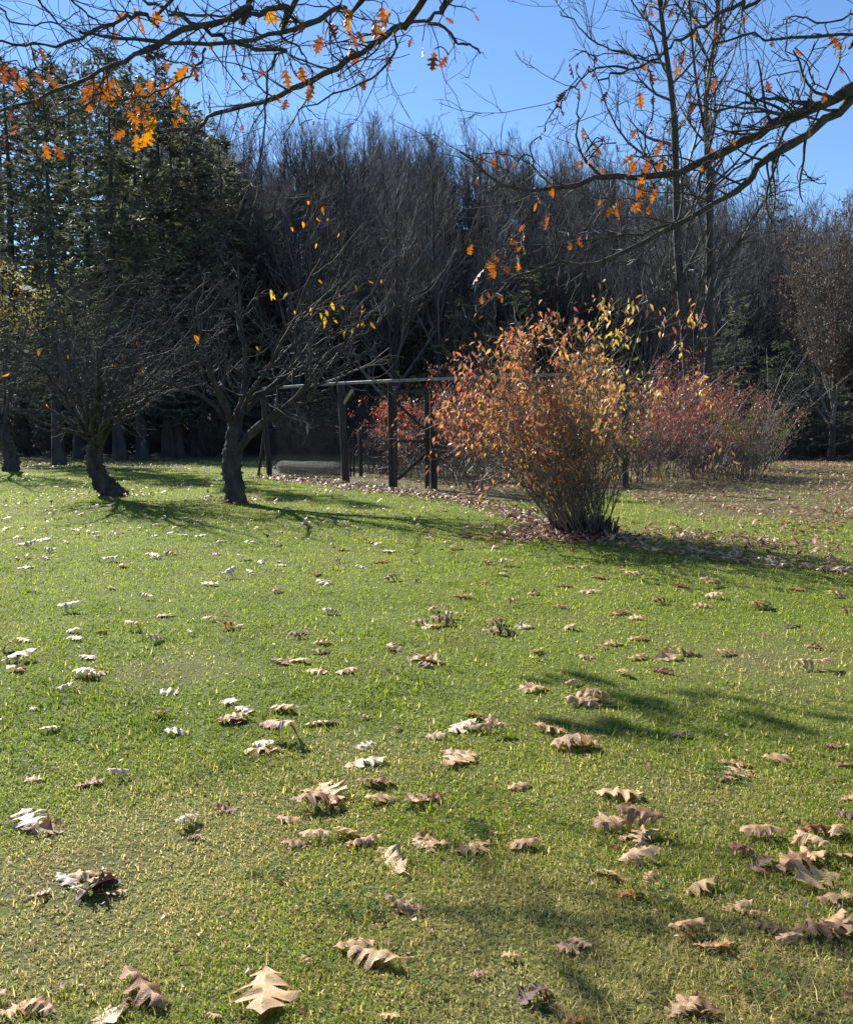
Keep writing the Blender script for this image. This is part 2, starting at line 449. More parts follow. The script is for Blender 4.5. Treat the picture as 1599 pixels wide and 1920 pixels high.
# ------------------------------------------------------------------ grass
def grass():
    rng = np.random.default_rng(11)
    d0, d1, e = 1.75, 48.0, .2
    n = 960000
    u = rng.uniform(size=n)
    d = (d0 ** e + u * (d1 ** e - d0 ** e)) ** (1 / e)
    x = rng.uniform(-.54, .54, n) * d + rng.normal(size=n) * .2
    y = d
    def wob(fx, fy, p):
        return .5 + .5 * np.sin(x * fx + p + 1.7 * np.sin(y * fy * .61 + p)) * np.sin(y * fy + 2.1 * np.sin(x * fx * .53 + 2 * p))
    k = .6 * wob(11, 13, .3) + .4 * wob(27, 23, 1.9)
    keep = rng.uniform(size=n) < .42 + .7 * k
    for p in SOIL:
        keep &= rng.uniform(size=n) > .45 * np.exp(-((x - p[0]) ** 2 + (y - p[1]) ** 2) / .14)
    keep &= ~(in_poly(BED, x, y) & (rng.uniform(size=n) < .86))
    keep &= ~(in_poly(FARR, x, y) & (rng.uniform(size=n) < .68))
    keep &= ~(in_poly(FARL, x, y) & (rng.uniform(size=n) < .6))
    x, y, d = x[keep], y[keep], d[keep]
    n = len(x)
    base = np.stack([x, y, zt(x, y) - .003], -1)
    tuft = .55 * wob(2.1, 2.6, .8) + .45 * wob(6.3, 5.7, 2.2)
    patch = .6 * wob(.9, 1.3, 4.1) + .4 * wob(3.3, 2.9, 1.1)
    az = rng.uniform(0, 2 * math.pi, n)
    lean = np.where(rng.uniform(size=n) < .7, rng.uniform(.95, 1.6, n), rng.uniform(.3, 1.1, n))
    L = rng.uniform(.014, .042, n) * (.7 + .65 * tuft) * (1 + d * .01)
    clump = (wob(7.3, 8.9, 3.3) > .8) & (wob(2.7, 2.2, 5.1) > .45)
    L = L * np.where(clump, 1.35, 1)
    Wd = rng.uniform(.0015, .0036, n) * np.sqrt(np.maximum(d, 2.) / 2.0) * (1 + d * .03) * np.where(d > 4.0, 1.45, 1)
    H = np.stack([np.cos(az), np.sin(az), np.zeros(n)], -1)
    az2 = az + rng.normal(0, .5, n)
    S = np.stack([-np.sin(az2), np.cos(az2), np.zeros(n)], -1)
    Z = np.array([0, 0, 1.])
    a1 = lean * .5; a2 = np.minimum(lean * 1.35, 1.75)
    p1 = base + (H * np.sin(a1)[:, None] + Z * np.cos(a1)[:, None]) * (L * .5)[:, None]
    p2 = p1 + (H * np.sin(a2)[:, None] + Z * np.cos(a2)[:, None]) * (L * .5)[:, None]
    w = Wd[:, None] * S
    dry = np.exp(-((x - WARM[0]) ** 2 / 1.3 + (y - WARM[1]) ** 2 / 1.8)) * .5
    pst = .05 + .27 * np.exp(-d / 4.0) + .55 * np.clip(patch * 1.5 - .45, 0, 1) * (.12 + np.exp(-d / 5)) + dry + .34 * ss((x - 1.2) / 2) * ss((y - 6.5) / 4) + .14 * ((x > 4) & (y > 12))
    for p in SOIL:
        pst = pst + .5 * np.exp(-((x - p[0]) ** 2 + (y - p[1]) ** 2) / .2)
    straw = rng.uniform(size=n) < pst
    tint = np.where(straw, rng.uniform(.7, 1., n), np.clip(rng.normal(.38, 1, n) * 0 + .38 + rng.normal(0, 1, n) * np.where(d > 4, .085, .13) + .22 * (patch - .5) - .22 * (tuft - .5) + .08 * np.clip((d - 4) / 8, 0, 1), 0, .64))
    tint = np.where(clump & (tint < .65), np.clip(tint - .2, 0, .6), tint)
    lean_flat = straw & (rng.uniform(size=n) < .6)
    p2[lean_flat, 2] = base[lean_flat, 2] + .008
    p1[lean_flat, 2] = base[lean_flat, 2] + .011
    g = Geo()
    near = d < 4.0
    m_ = int(near.sum())
    V = np.stack([base - w * .5, base + w * .5, p1 - w * .45, p1 + w * .45, p2], 1)[near].reshape(-1, 3)
    b = np.arange(m_)[:, None] * 5
    g.add(V, b + np.array([[0, 1, 3, 2]]), b + np.array([[2, 3, 4]]), 0, np.repeat(tint[near], 5))
    far = ~near; m_ = int(far.sum())
    V = np.stack([base - w * .6, base + w * .6, p2], 1)[far].reshape(-1, 3)
    g.add(V, None, np.arange(m_)[:, None] * 3 + np.array([[0, 1, 2]]), 0, np.repeat(tint[far], 3))
    m = material('grass_blade', [(0, (.075, .115, .016)), (.35, (.15, .195, .026)), (.6, (.235, .27, .042)), (.74, (.30, .265, .085)), (1, (.46, .39, .21))], .55, trans=.52, trans_boost=2.1, spec=.2)
    link('grass', g.mesh('grass', [m], smooth=False), kind='stuff')
grass()

# ------------------------------------------------------------------ trees far off: shared meshes
def bare_tree_meshes(seed, h, lean=.03, spread=1., dens=1.):
    rng = np.random.default_rng(seed)
    N = 9
    tr = np.zeros((1, N, 3)); tr[0, :, 2] = np.linspace(-.4, h * .93, N)
    tr[0, 1:, :2] += np.cumsum(rng.normal(0, lean * h / 9, (N - 1, 2)), 0)
    r = np.linspace(h * .0145, h * .0022, N)[None]; r[0, 0] *= 1.35
    gt = Geo(); tubes(gt, tr, r, 8)
    gc = Geo()
    L1, R1 = kids(rng, tr, r, int(30 * dens), (.16, .98), (24, 54), .46 * spread, 6, .1, .17, .6, .02, .25, shape=.6)
    L2, R2 = kids(rng, L1, R1, int(210 * dens), (.2, 1), (22, 48), .48, 5, .13, .15, .6, .011, .4)
    L3, R3 = kids(rng, L2, R2, int(850 * dens), (.15, 1), (20, 50), .5, 4, .15, .13, .7, .0075, .5, lmin=.35)
    L4, R4 = kids(rng, L3, R3, int(1350 * dens), (.2, 1), (20, 50), .7, 3, .12, .15, .8, .0062, .6, lmin=.3)
    tubes(gc, L1, R1, 5); tubes(gc, L2, R2, 3); tubes(gc, L3, R3, 3); tubes(gc, L4, R4, 3)
    return gt.mesh('trunk', [M['far_bark']]), gc.mesh('crown', [M['far_twig']]), (L3, L4, rng)

def conifer_meshes(seed, h, lo, width, rad, droop=.25, sprays=11, whorl=.55, mat='needles', slen=(.3, .6), expo=.75, upturn=.35):
    rng = np.random.default_rng(seed)
    N = 10
    tr = np.zeros((1, N, 3)); tr[0, :, 2] = np.linspace(-.4, h, N)
    tr[0, 1:, :2] += np.cumsum(rng.normal(0, .002 * h, (N - 1, 2)), 0)
    r = np.linspace(rad, .02, N)[None]; r[0, 0] *= 1.6
    gt = Geo(); tubes(gt, tr, r, 9)
    n = int(h * (1 - lo) / whorl * 5.4)
    z = h * (lo + (1 - lo) * (1 - rng.uniform(0, 1, n) ** 1.25) * .99)
    L = width * np.maximum(1 - (z - lo * h) / (h * (1 - lo)), .0) ** expo * rng.uniform(.45, 1.15, n) + .25
    az = rng.uniform(0, 2 * math.pi, n)
    npt = 6
    s = np.linspace(0, 1, npt)
    H = np.stack([np.cos(az), np.sin(az)], -1)
    P = np.zeros((n, npt, 3))
    xy0 = np.stack([np.interp(z, tr[0, :, 2], tr[0, :, k]) for k in (0, 1)], -1)
    P[:, :, :2] = xy0[:, None] + H[:, None] * (L[:, None] * s[None])[:, :, None]
    dr = droop * rng.uniform(.5, 1.5, n)
    P[:, :, 2] = z[:, None] + L[:, None] * (-dr[:, None] * s[None] + upturn * dr[:, None] * s[None] ** 3 * 1.6 + (1 - np.clip((h - z) / (.35 * h), 0, 1))[:, None] * .5 * s[None])
    R = np.maximum(.008 * L, .012)[:, None] * np.linspace(1.4, .4, npt)[None]
    gc = Geo()
    tubes(gc, P, R, 3, 1)
    cnt = np.maximum((L * sprays).astype(int), 4)
    bi = np.repeat(np.arange(n), cnt)
    t = 1 - rng.uniform(0, 1, len(bi)) ** 1.3 * .85
    f = t * (npt - 1); i = np.minimum(f.astype(int), npt - 2); uu = (f - i)[:, None]
    C = P[bi, i] * (1 - uu) + P[bi, i + 1] * uu
    T = nrm(P[bi, i + 1] - P[bi, i])
    sd = nrm(np.cross(T, np.array([0, 0, 1.])))
    a = rng.uniform(-1.1, 1.1, len(bi))[:, None]
    D = nrm(T * np.cos(a) + sd * np.sin(a) + np.array([0, 0, 1.]) * rng.normal(-.2, .4, (len(bi), 1)))
    ln = rng.uniform(slen[0], slen[1], len(bi)) * (.6 + .5 * (1 - t))
    Nn = nrm(rng.normal(0, 1., (len(bi), 3)))
    leaf_cards(gc, C, D, Nn, ln, ln * rng.uniform(.2, .38, len(bi)), 0, rng.uniform(0, 1, len(bi)) ** 1.5, .3, .15)
    return gt.mesh('trunk', [M['far_bark']]), gc.mesh('crown', [M[mat], M['far_twig']], smooth=False)

def plant_tree(name, meshes, label, x, y, rz, s, group, cat='tree', sx=None):
    o = thing(name, label, cat, (x, y, float(zt(x, y))), rz, group)
    o.scale = (s * (sx or 1), s * (sx or 1), s)
    link('trunk', meshes[0], o)
    c = link('crown', meshes[1], o)
    return o

rngF = np.random.default_rng(5)
MARKS = [(130, 'above the yellow-leaved tree'), (300, 'above the leaning apple tree'), (420, 'between the two apple trees'), (560, 'above the upright apple tree'), (690, 'above the wire roll'), (830, 'above the garden gate'), (1010, 'between gate and orange bush'),
         (1190, 'above the orange bush'), (1360, 'behind the tall twin trunks'), (1480, 'behind the small dark spruce'), (9999, 'above the far lawn corner')]
def mark(x, y):
    px = x / y * F + 800
    return next(t for lim_, t in MARKS if px < lim_)
bare = [bare_tree_meshes(100 + k, h, spread=sp, dens=dn) for k, (h, sp, dn) in enumerate([(15, 1.05, 1), (17, .85, 1), (14, 1.2, .9), (16.5, .7, .9), (12, 1.1, .9), (15, 1.3, .75), (17.5, 1., .65)])]
SKY_X = [250, 480, 600, 700, 800, 900, 1000, 1100, 1200, 1300, 1400, 1450, 1520, 1600, 1700]
SKY_Y = [250, 232, 226, 224, 246, 254, 272, 288, 308, 326, 338, 348, 372, 384, 390]
BARE_H = [15, 17, 14, 16.5, 12, 15, 17.5]
count = 0
rows = [(65, 3.3), (70, 3.0), (76, 2.7), (82, 2.7), (89, 2.7), (96, 2.7), (103, 2.9), (109, 2.8), (115, 2.7), (121, 2.8)]
for d, stp in rows:
    half = .53 * d
    x = -half * .62
    while x < half + 3:
        xx = x + rngF.uniform(-1.4, 1.4); yy = d + rngF.uniform(-3.5, 3.5)
        k = int(rngF.integers(len(bare)))
        pxr = xx / yy * F + 800
        want = float(np.interp(pxr, SKY_X, SKY_Y)) + (rngF.uniform(-4, 26) if d > 92 else rngF.uniform(15, 150))
        s = float(np.clip((at(pxr, want, yy)[2] - float(zt(xx, yy))) / BARE_H[k], .42, 1.2))
        if (pxr < 250 and d > 80) or pxr < -60:
            x += stp; continue
        if d < 73: lab, gr = 'bare grey tree at the foot of the wooded hill', 'bare trees at the hill foot'
        elif d < 107: lab, gr = 'bare slender tree midway up the wooded hillside', 'bare trees on the hillside'
        else: lab, gr = 'bare tree on the skyline along the hilltop', 'bare trees along the skyline'
        crown_ = ['broad', 'narrow', 'wide low', 'slim', 'small', 'sprawling', 'sparse tall'][k]
        lab = lab.replace('bare', 'bare ' + crown_).replace(' slender', '').replace(' grey', '') + ', ' + mark(xx, yy)
        plant_tree('bare_tree', bare[k], lab, xx, yy, rngF.uniform(0, 6.28), s, gr).rotation_euler = (rngF.normal(0, .025), rngF.normal(0, .04), rngF.uniform(0, 6.28))
        count += 1
        x += stp * rngF.uniform(.75, 1.25)

spruceA = conifer_meshes(201, 26, .13, 5.4, .36, .32, 9, slen=(.35, .8))
spruceB = conifer_meshes(202, 24, .16, 4.8, .32, .25, 9, upturn=.8, slen=(.35, .8))
spruceC = conifer_meshes(203, 25, .12, 5.8, .38, .38, 9, mat='dry_needles', slen=(.35, .8))
spruceD = conifer_meshes(204, 22, .15, 4.6, .29, .2, 9, upturn=1., slen=(.35, .8))
CON = [spruceA, spruceB, spruceC, spruceD]
# (photo x, photo y of the foot, variant, top y, label)
front = [
    (-45, 866, 0, 60, 'tall conifer standing behind the yellow-leaved tree at the lawn edge'),
    (112, 872, 1, 95, 'conifer with dark bare lower trunk between the yellow and leaning fruit trees'),
    (150, 860, 3, 130, 'slimmer conifer trunk just behind the leaning apple tree, in its outer twigs'),
    (226, 864, 0, 85, 'tall conifer whose broad trunk stands behind the leaning apple trunk'),
    (268, 862, 3, 120, 'conifer with flared pale foot midway between the two apple trunks'),
    (318, 858, 2, 95, 'thicker conifer of the close twin trunks, with browner drooping boughs'),
    (334, 858, 1, 150, 'slimmer conifer of the close twin trunks between the two apple trees'),
    (370, 855, 3, 190, 'thin conifer trunk, first of the slender pair beside the upright apple tree'),
    (383, 856, 2, 235, 'thin conifer trunk, second of the slender pair beside the upright apple tree'),
]
for px, py, k, ty, lab in front:
    p = ground(px, py)
    hgt = {0: 26, 1: 24, 2: 25, 3: 22}[k]
    want = at(px, ty, p[1])[2] - p[2]
    s = want / hgt
    plant_tree('conifer', CON[k], lab, p[0], p[1], rngF.uniform(0, 6.28), s, 'conifers along the lawn edge', sx=1.0)
for px, d, k, ty in [(-60, 70, 1, 90), (40, 66, 2, 120), (90, 72, 0, 130), (180, 68, 1, 110), (250, 74, 2, 150), (300, 70, 3, 140), (350, 76, 0, 200),
                     (405, 70, 1, 270), (440, 76, 2, 320), (20, 84, 0, 100), (130, 86, 2, 120), (215, 88, 1, 140), (470, 68, 3, 440), (425, 64, 0, 250), (455, 72, 2, 300), (490, 70, 1, 370), (515, 76, 0, 400), (400, 80, 3, 215), (540, 66, 2, 470)]:
    q = at(px, 800, d)
    zz = float(zt(q[0], d))
    want = at(px, ty, d)[2] - zz
    hgt = {0: 26, 1: 24, 2: 25, 3: 22}[k]
    plant_tree('conifer', CON[k], ['broad drooping', 'upswept', 'browner drooping', 'slim upswept'][k] + ' conifer ' + ('in the rank just behind' if d < 77 else 'far behind') + ' the lawn-edge trunks, ' + mark(q[0], d), q[0], d, rngF.uniform(0, 6.28), want / hgt, 'conifers in the ranks behind', sx=1.15)

# evergreens on the far side of the lawn
smallA = conifer_meshes(211, 9.5, .04, 2.3, .11, .12, 15, whorl=.4, slen=(.22, .42), upturn=.2)
smallB = conifer_meshes(212, 7, .03, 2.6, .1, .2, 15, whorl=.4, slen=(.22, .42))
pineT = conifer_meshes(213, 18, .3, 3.2, .22, .1, 14, slen=(.3, .55), upturn=1.)
for px, d, msh, h0, ty, lab, sx in [
    (1372, 44, smallA, 9.5, 545, 'small dark spruce behind the red bushes, beside the tall bare twin trunks', 1.),
    (1455, 50, smallB, 7, 640, 'low dark spruce, first past the small spruce toward the lawn corner', 1.25),
    (1530, 53, smallA, 9.5, 600, 'dark evergreen at the far lawn edge under the brown-leaved tree', 1.2),
    (1600, 49, smallB, 7, 610, 'bushy dark evergreen at the far lawn corner by the picture edge', 1.3),
    (1655, 55, smallA, 9.5, 520, 'dark evergreen outermost at the far lawn corner', 1.2),
    (1237, 92, pineT, 18, 222, 'lone dark green pine poking above the bare skyline by the twin trunks', .8),
    (1425, 100, pineT, 18, 335, 'dark pine crown amid the bare skyline past the twin trunks', 1.3),
    (985, 64, smallA, 9.5, 500, 'dark hemlock at the hill foot above the orange bush', 1.5),
    (880, 63, smallB, 7, 560, 'broad dark hemlock at the hill foot behind the fence rail', 1.5),
    (1130, 62, smallB, 7, 560, 'dark hemlock at the hill foot behind the orange bush top', 1.5),
    (780, 66, smallA, 9.5, 540, 'dark hemlock at the hill foot above the garden gate', 1.4),
    (650, 68, smallB, 7, 600, 'low dark hemlock at the hill foot above the wire roll', 1.5),
]:
    q = at(px, 800, d); zz = float(zt(q[0], d))
    plant_tree('evergreen_tree', msh, lab, q[0], d, rngF.uniform(0, 6.28), (at(px, ty, d)[2] - zz) / h0, 'evergreens at the far lawn edge', sx=sx)

# undergrowth shrubs along the wood's edge
def brush_mesh(seed, h, leaf=None, nleaf=0, w=1.):
    rng = np.random.default_rng(seed)
    n = 34
    a = rng.uniform(0, 6.28, n); sp = rng.uniform(.1, .75, n) * w
    D = nrm(np.stack([np.cos(a) * sp, np.sin(a) * sp, np.ones(n)], -1))
    P = np.zeros((n, 6, 3)); P[:, 0, :2] = rng.normal(0, .25, (n, 2)); P[:, 0, 2] = -.1
    L = h * rng.uniform(.5, 1.05, n)
    for k in range(1, 6):
        D = nrm(D + .12 * rng.normal(size=(n, 3)) + np.stack([np.cos(a), np.sin(a), -a * 0], -1) * .05)
        P[:, k] = P[:, k - 1] + D * (L / 5)[:, None]
    R = np.linspace(.016, .006, 6)[None].repeat(n, 0)
    A, RA = kids(rng, P, R, 170, (.2, 1), (25, 60), .4, 4, .15, .03, .7, .006, .6)
    B, RB = kids(rng, A, RA, 480, (.2, 1), (25, 60), .55, 3, .15, .02, .8, .005, .7, lmin=.15)
    g = Geo(); tubes(g, P, R, 4); tubes(g, A, RA, 3); tubes(g, B, RB, 3)
    mats = [M['brush_twig']]
    if leaf:
        C = B[rng.integers(0, len(B), nleaf), rng.integers(1, 3, nleaf)]
        leaf_cards(g, C, rng.normal(size=(nleaf, 3)) + np.array([0, 0, -.5]), rng.normal(size=(nleaf, 3)) + np.array([0, 0, .8]), rng.uniform(.07, .13, nleaf), .06, 1, rng.uniform(0, 1, nleaf))
        mats.append(leaf)
    return g.mesh('bare_shrub', mats, smooth=False)
br = [brush_mesh(301, 2.6), brush_mesh(302, 2.0, w=1.4), brush_mesh(303, 3.0, M['brown_leaf'], 260), brush_mesh(304, 2.4, M['dark_leaf'], 900)]
for i in range(200):
    px = rngF.uniform(-20, 1640); d = rngF.uniform(57, 80)
    if i >= 110: px = rngF.uniform(380, 1640); d = rngF.uniform(92, 124)
    elif px > 1380: d = rngF.uniform(50, 62)
    if i < 110 and px < 480 and rngF.uniform() < .35: d = rngF.uniform(64, 76)
    q = at(px, 800, d)
    k = int(rngF.choice(4, p=[.3, .3, .15, .25]))
    lab = ['bare twiggy grey shrub at the wood edge', 'low spreading bare shrub at the wood edge', 'tall shrub with a few brown leaves at the wood edge', 'dark green leafy shrub at the wood edge'][k]
    o = link('undergrowth_shrub', br[k], None, (q[0], d, float(zt(q[0], d))))
    o.rotation_euler = (0, 0, rngF.uniform(0, 6.28)); s = rngF.uniform(.9, 1.7) * (1.25 if d > 66 else 1) * (1.5 if d > 86 else 1); o.scale = (s, s, s)
    lab = lab.replace('at the wood edge', 'at the wood edge' if d < 63 else 'up the wooded slope') + ', ' + mark(q[0], d)
    tag(o, lab, 'shrub', 'undergrowth along the wood edge')

# brown-leaved trees at the far side, and the bare tree whose twigs reach in at the frame edge
def leafy_far(seed, h, nleaf, mat):
    t, c, (L3, L4, rng) = bare_tree_meshes(seed, h, spread=1.15)
    g = Geo()
    C = L4[rng.integers(0, len(L4), nleaf), rng.integers(0, 3, nleaf)] + rng.normal(0, .08, (nleaf, 3))
    leaf_cards(g, C, rng.normal(size=(nleaf, 3)) + np.array([0, 0, -.7]), rng.normal(size=(nleaf, 3)), rng.uniform(.1, .18, nleaf), .08, 0, rng.uniform(0, 1, nleaf))
    return t, c, g.mesh('foliage', [mat], smooth=False)
beech = leafy_far(401, 11, 4200, M['brown_leaf'])
for px, d, ty, lab in [(1560, 47, 410, 'brown-leaved tree at the far lawn edge, nearest the small spruce'), (1650, 44, 400, 'brown-leaved tree outermost at the far lawn corner'), (1500, 60, 450, 'smaller brown-leaved tree set back behind its fellows')]:
    q = at(px, 800, d); zz = float(zt(q[0], d)); s = (at(px, ty, d)[2] - zz) / 11
    o = plant_tree('brown_leaved_tree', beech, lab, q[0], d, rngF.uniform(0, 6.28), s, 'brown-leaved trees at the lawn corner')
    link('foliage', beech[2], o, kind='stuff')
q = at(1745, 800, 30)
plant_tree('bare_tree', bare[2], 'bare tree reaching fine twigs in from beyond the far lawn corner', q[0], 30, 1., .82, 'bare trees beside the lawn')

# ------------------------------------------------------------------ tall bare twin-trunked tree behind the bushes
def twin_tree():
    rng = np.random.default_rng(77)
    d = 30.
    base = ground(1310, 880); base = at(1310, 800, d); base[2] = float(zt(base[0], d))
    o = thing('bare_tree', 'tall slender bare tree with several dark trunks rising behind the red bushes', 'tree', base)
    specs = [
        ([(1302, 885), (1290, 720), (1281, 600), (1270, 470), (1267, 330), (1262, 200), (1250, 110), (1236, 0), (1225, -90)], 19, 0),
        ([(1318, 885), (1326, 700), (1330, 550), (1329, 400), (1328, 280), (1323, 180), (1338, 90), (1346, 0), (1352, -100)], 17, .4),
        ([(1312, 885), (1308, 720), (1314, 620), (1327, 555), (1334, 520)], 14, -.3),
        ([(1300, 885), (1303, 650), (1296, 560), (1285, 470), (1300, 380), (1318, 300)], 7, .8),
        ([(1326, 275), (1305, 150), (1296, 60), (1290, -40)], 6, .2),
    ]
    allP, allR = [], []
    for pts, w, dz in specs:
        P = np.array([at(a, b, d + dz) for a, b in pts])
        P = resample(P, 14)
        P[0, 2] = float(zt(P[0, 0], P[0, 1])) - .2 if pts[0][1] > 800 else P[0, 2]
        R = np.linspace(w, w * .35 if len(pts) > 4 else w * .5, 14) / 2 * d / F
        g = Geo(); tubes(g, P, R, 7)
        link('trunk', g.mesh('trunk', [M['far_bark']], offset=base), o)
        allP.append(P); allR.append(R)
    P = np.array(allP); R = np.array(allR)
    A, RA = kids(rng, P, R, 105, (.2, 1), (35, 75), .26, 8, .1, .11, .5, .012, .3, shape=.35)
    B, RB = kids(rng, A, RA, 640, (.15, 1), (25, 60), .42, 6, .13, .09, .6, .008, .4)
    C, RC = kids(rng, B, RB, 1700, (.2, 1), (25, 60), .5, 4, .15, .07, .7, .006, .6, lmin=.15)
    g = Geo(); tubes(g, A, RA, 4); tubes(g, B, RB, 3); tubes(g, C, RC, 3)
    link('crown', g.mesh('crown', [M['twig']], offset=base), o)
twin_tree()

def thicket(px, d, h, seed, label):
    """bare arching saplings behind the bushes"""
    rng = np.random.default_rng(seed)
    b = at(px, 800, d); b[2] = float(zt(b[0], d))
    o = thing('bare_shrub', label, 'shrub', b, group='bare saplings behind the red bushes')
    n = 16
    a = rng.uniform(0, 6.28, n)
    P = np.zeros((n, 9, 3)); P[:, 0, :2] = rng.normal(0, .3, (n, 2))
    D = nrm(np.stack([np.cos(a) * .3, np.sin(a) * .3, np.ones(n)], -1)); L = h * rng.uniform(.6, 1.1, n)
    for k in range(1, 9):
        D = nrm(D + .06 * rng.normal(size=(n, 3)) + np.stack([np.cos(a) * .1, np.sin(a) * .1, -.05 + 0 * a], -1))
        P[:, k] = P[:, k - 1] + D * (L / 8)[:, None]
    R = np.linspace(.025, .006, 9)[None].repeat(n, 0)
    A, RA = kids(rng, P, R, 150, (.25, 1), (25, 65), .38, 7, .1, .05, .6, .006, .4)
    B, RB = kids(rng, A, RA, 500, (.15, 1), (25, 65), .5, 5, .12, .03, .7, .005, .6, lmin=.15)
    g = Geo(); tubes(g, P, R, 5); link('stem_cluster', g.mesh('stem_cluster', [M['twig']]), o, kind='stuff')
    g = Geo(); tubes(g, A, RA, 3); tubes(g, B, RB, 3); link('crown', g.mesh('crown', [M['apple_twig']]), o)
thicket(1215, 29, 6.0, 1, 'tall arching bare sapling clump between orange bush and twin trunks')
thicket(1130, 33, 5.5, 2, 'arching bare sapling clump behind the top of the orange bush')
thicket(1420, 33, 6.5, 3, 'arching bare sapling clump before the small dark spruce')
thicket(1010, 36, 4.8, 4, 'low bare sapling clump behind the orange bush, hillside beyond')

# ------------------------------------------------------------------ apple trees
lanc = {}
def simple_leaf(mat, L, W, key):
    if key in lanc: return lanc[key]
    g = Geo()
    s = np.array([0, .18, .42, .7, 1.]); w = np.array([.06, .38, .5, .34, .0]) * W
    V = []
    for a, b in zip(s, w):
        z = -.28 * L * a ** 2
        V += [(-b, a * L, z + .25 * b), (0, a * L, z), (b, a * L, z + .25 * b)]
    q = []
    for k in range(4):
        i = k * 3
        q += [(i, i + 1, i + 4, i + 3), (i + 1, i + 2, i + 5, i + 4)]
    g.add(V, q, tint=.5)
    lanc[key] = g.mesh('leaf', [mat])
    return lanc[key]

def orient(o, D, up, loc, s=1.):
    y = Vector(D).normalized(); x = y.cross(Vector(up)).normalized(); z = x.cross(y)
    Mx = Matrix((x, y, z)).transposed().to_4x4()
    o.matrix_local = Matrix.Translation(Vector(loc)) @ Mx @ Matrix.Scale(s, 4)

def apple_tree(name, label, base, trunk, limbs, seed, nb, nt, nleaf, upb, shoots=0, trad=None):
    rng = np.random.default_rng(seed)
    o = thing(name, label, 'tree', base, group='old apple trees on the lawn')
    P = resample(trunk, 46)
    R = np.interp(np.linspace(0, 1, 46), np.linspace(0, 1, len(trad)), trad)
    R = R * (1 + .05 * rng.normal(size=46))
    sides = 22
    g = Geo(); tubes(g, P, R, sides)
    V = g.V[0]                                                   # knobbly bark
    rep = np.repeat(P, sides, 0)
    ph = rng.uniform(0, 6.28, 3)
    th = np.tile(np.arange(sides) / sides * 2 * math.pi, 46); kk = np.repeat(np.arange(46), sides)
    lump = .09 * np.sin(3 * th + kk * .21 + ph[0]) + .07 * np.sin(5 * th - kk * .5 + ph[1]) + .05 * np.sin(8 * th + kk * .9 + ph[2])
    g.V[0] = rep + (V - rep) * (1 + lump[:, None] + .09 * rng.normal(size=(len(V), 1)))
    link('trunk', g.mesh('trunk', [M['bark']], offset=base), o)
    LP, LR = [], []
    for pts, r0 in limbs:
        Q = resample(pts, 14)
        Q[1:-1] += rng.normal(0, .02, (12, 3))
        RR = np.linspace(r0, max(r0 * .16, .008), 14) * (1 + .06 * rng.normal(size=14))
        g = Geo(); tubes(g, Q, RR, 7)
        link('limb', g.mesh('limb', [M['bark']], offset=base), o)
        LP.append(Q); LR.append(RR)
    LP = np.array(LP); LR = np.array(LR)
    A, RA = kids(rng, LP, LR, nb, (.22, 1), (30, 75), .46, 9, .17, upb + .05, .45, .0045, .35, shape=.3)
    B, RB = kids(rng, A, RA, nt, (.12, 1), (30, 85), .4, 6, .26, upb + .04, .6, .0027, .5, lmin=.12)
    C, RC = kids(rng, B, RB, int(nt * 1.3), (.2, 1), (30, 75), .5, 4, .16, upb, .7, .0022, .7, lmin=.06)
    g = Geo(); tubes(g, A, RA, 3); tubes(g, B, RB, 3); tubes(g, C[:, ::3] if C.shape[1] > 3 else C, RC[:, ::3] if C.shape[1] > 3 else RC, 3)
    if shoots:
        S, RS = kids(rng, A, RA, shoots, (.3, 1), (20, 60), .5, 5, .05, .35, .6, .004, .5, absl=(.35, .9))
        tubes(g, S, RS, 3)
    link('crown', g.mesh('crown', [M['apple_twig']], offset=base), o)
    return o, B, C, rng

def hang_leaves(o, base, d, lst, mat, key, Lw=(.085, .036), spread=.8, seed=0, wood=None):
    rng = np.random.default_rng(seed)
    me = simple_leaf(M[mat], Lw[0], Lw[1], key)
    TW = []
    for px, py, w in lst:
        p = at(px, py - w * .4, d + rng.uniform(-spread, spread))
        dist = np.linalg.norm((wood - p) * np.array([1, .35, 1]), axis=1) + .5 * (wood[:, 2] > p[2])
        s_ = wood[dist.argmin()]
        p[1] = s_[1] + rng.normal(0, .1)
        Lt = np.linalg.norm(p - s_)
        TW.append(resample([s_, (s_ + p) / 2 + rng.normal(0, .08 * Lt + .01, 3), p], 6))
        p = p - base
        lf = link('leaf', me, o)
        D = np.array([rng.normal(0, .6), rng.normal(0, .6), -1.])
        orient(lf, D, (rng.normal(), rng.normal() - 1.0, .1), p, w * .76 * d / F / Lw[0] * rng.uniform(.9, 1.1))
    g = Geo(); tubes(g, np.array(TW), np.linspace(.0075, .0035, 6)[None].repeat(len(TW), 0), 4)
    link('leaf_twigs', g.mesh('leaf_twigs', [M['apple_twig']], offset=base), o, kind='stuff')

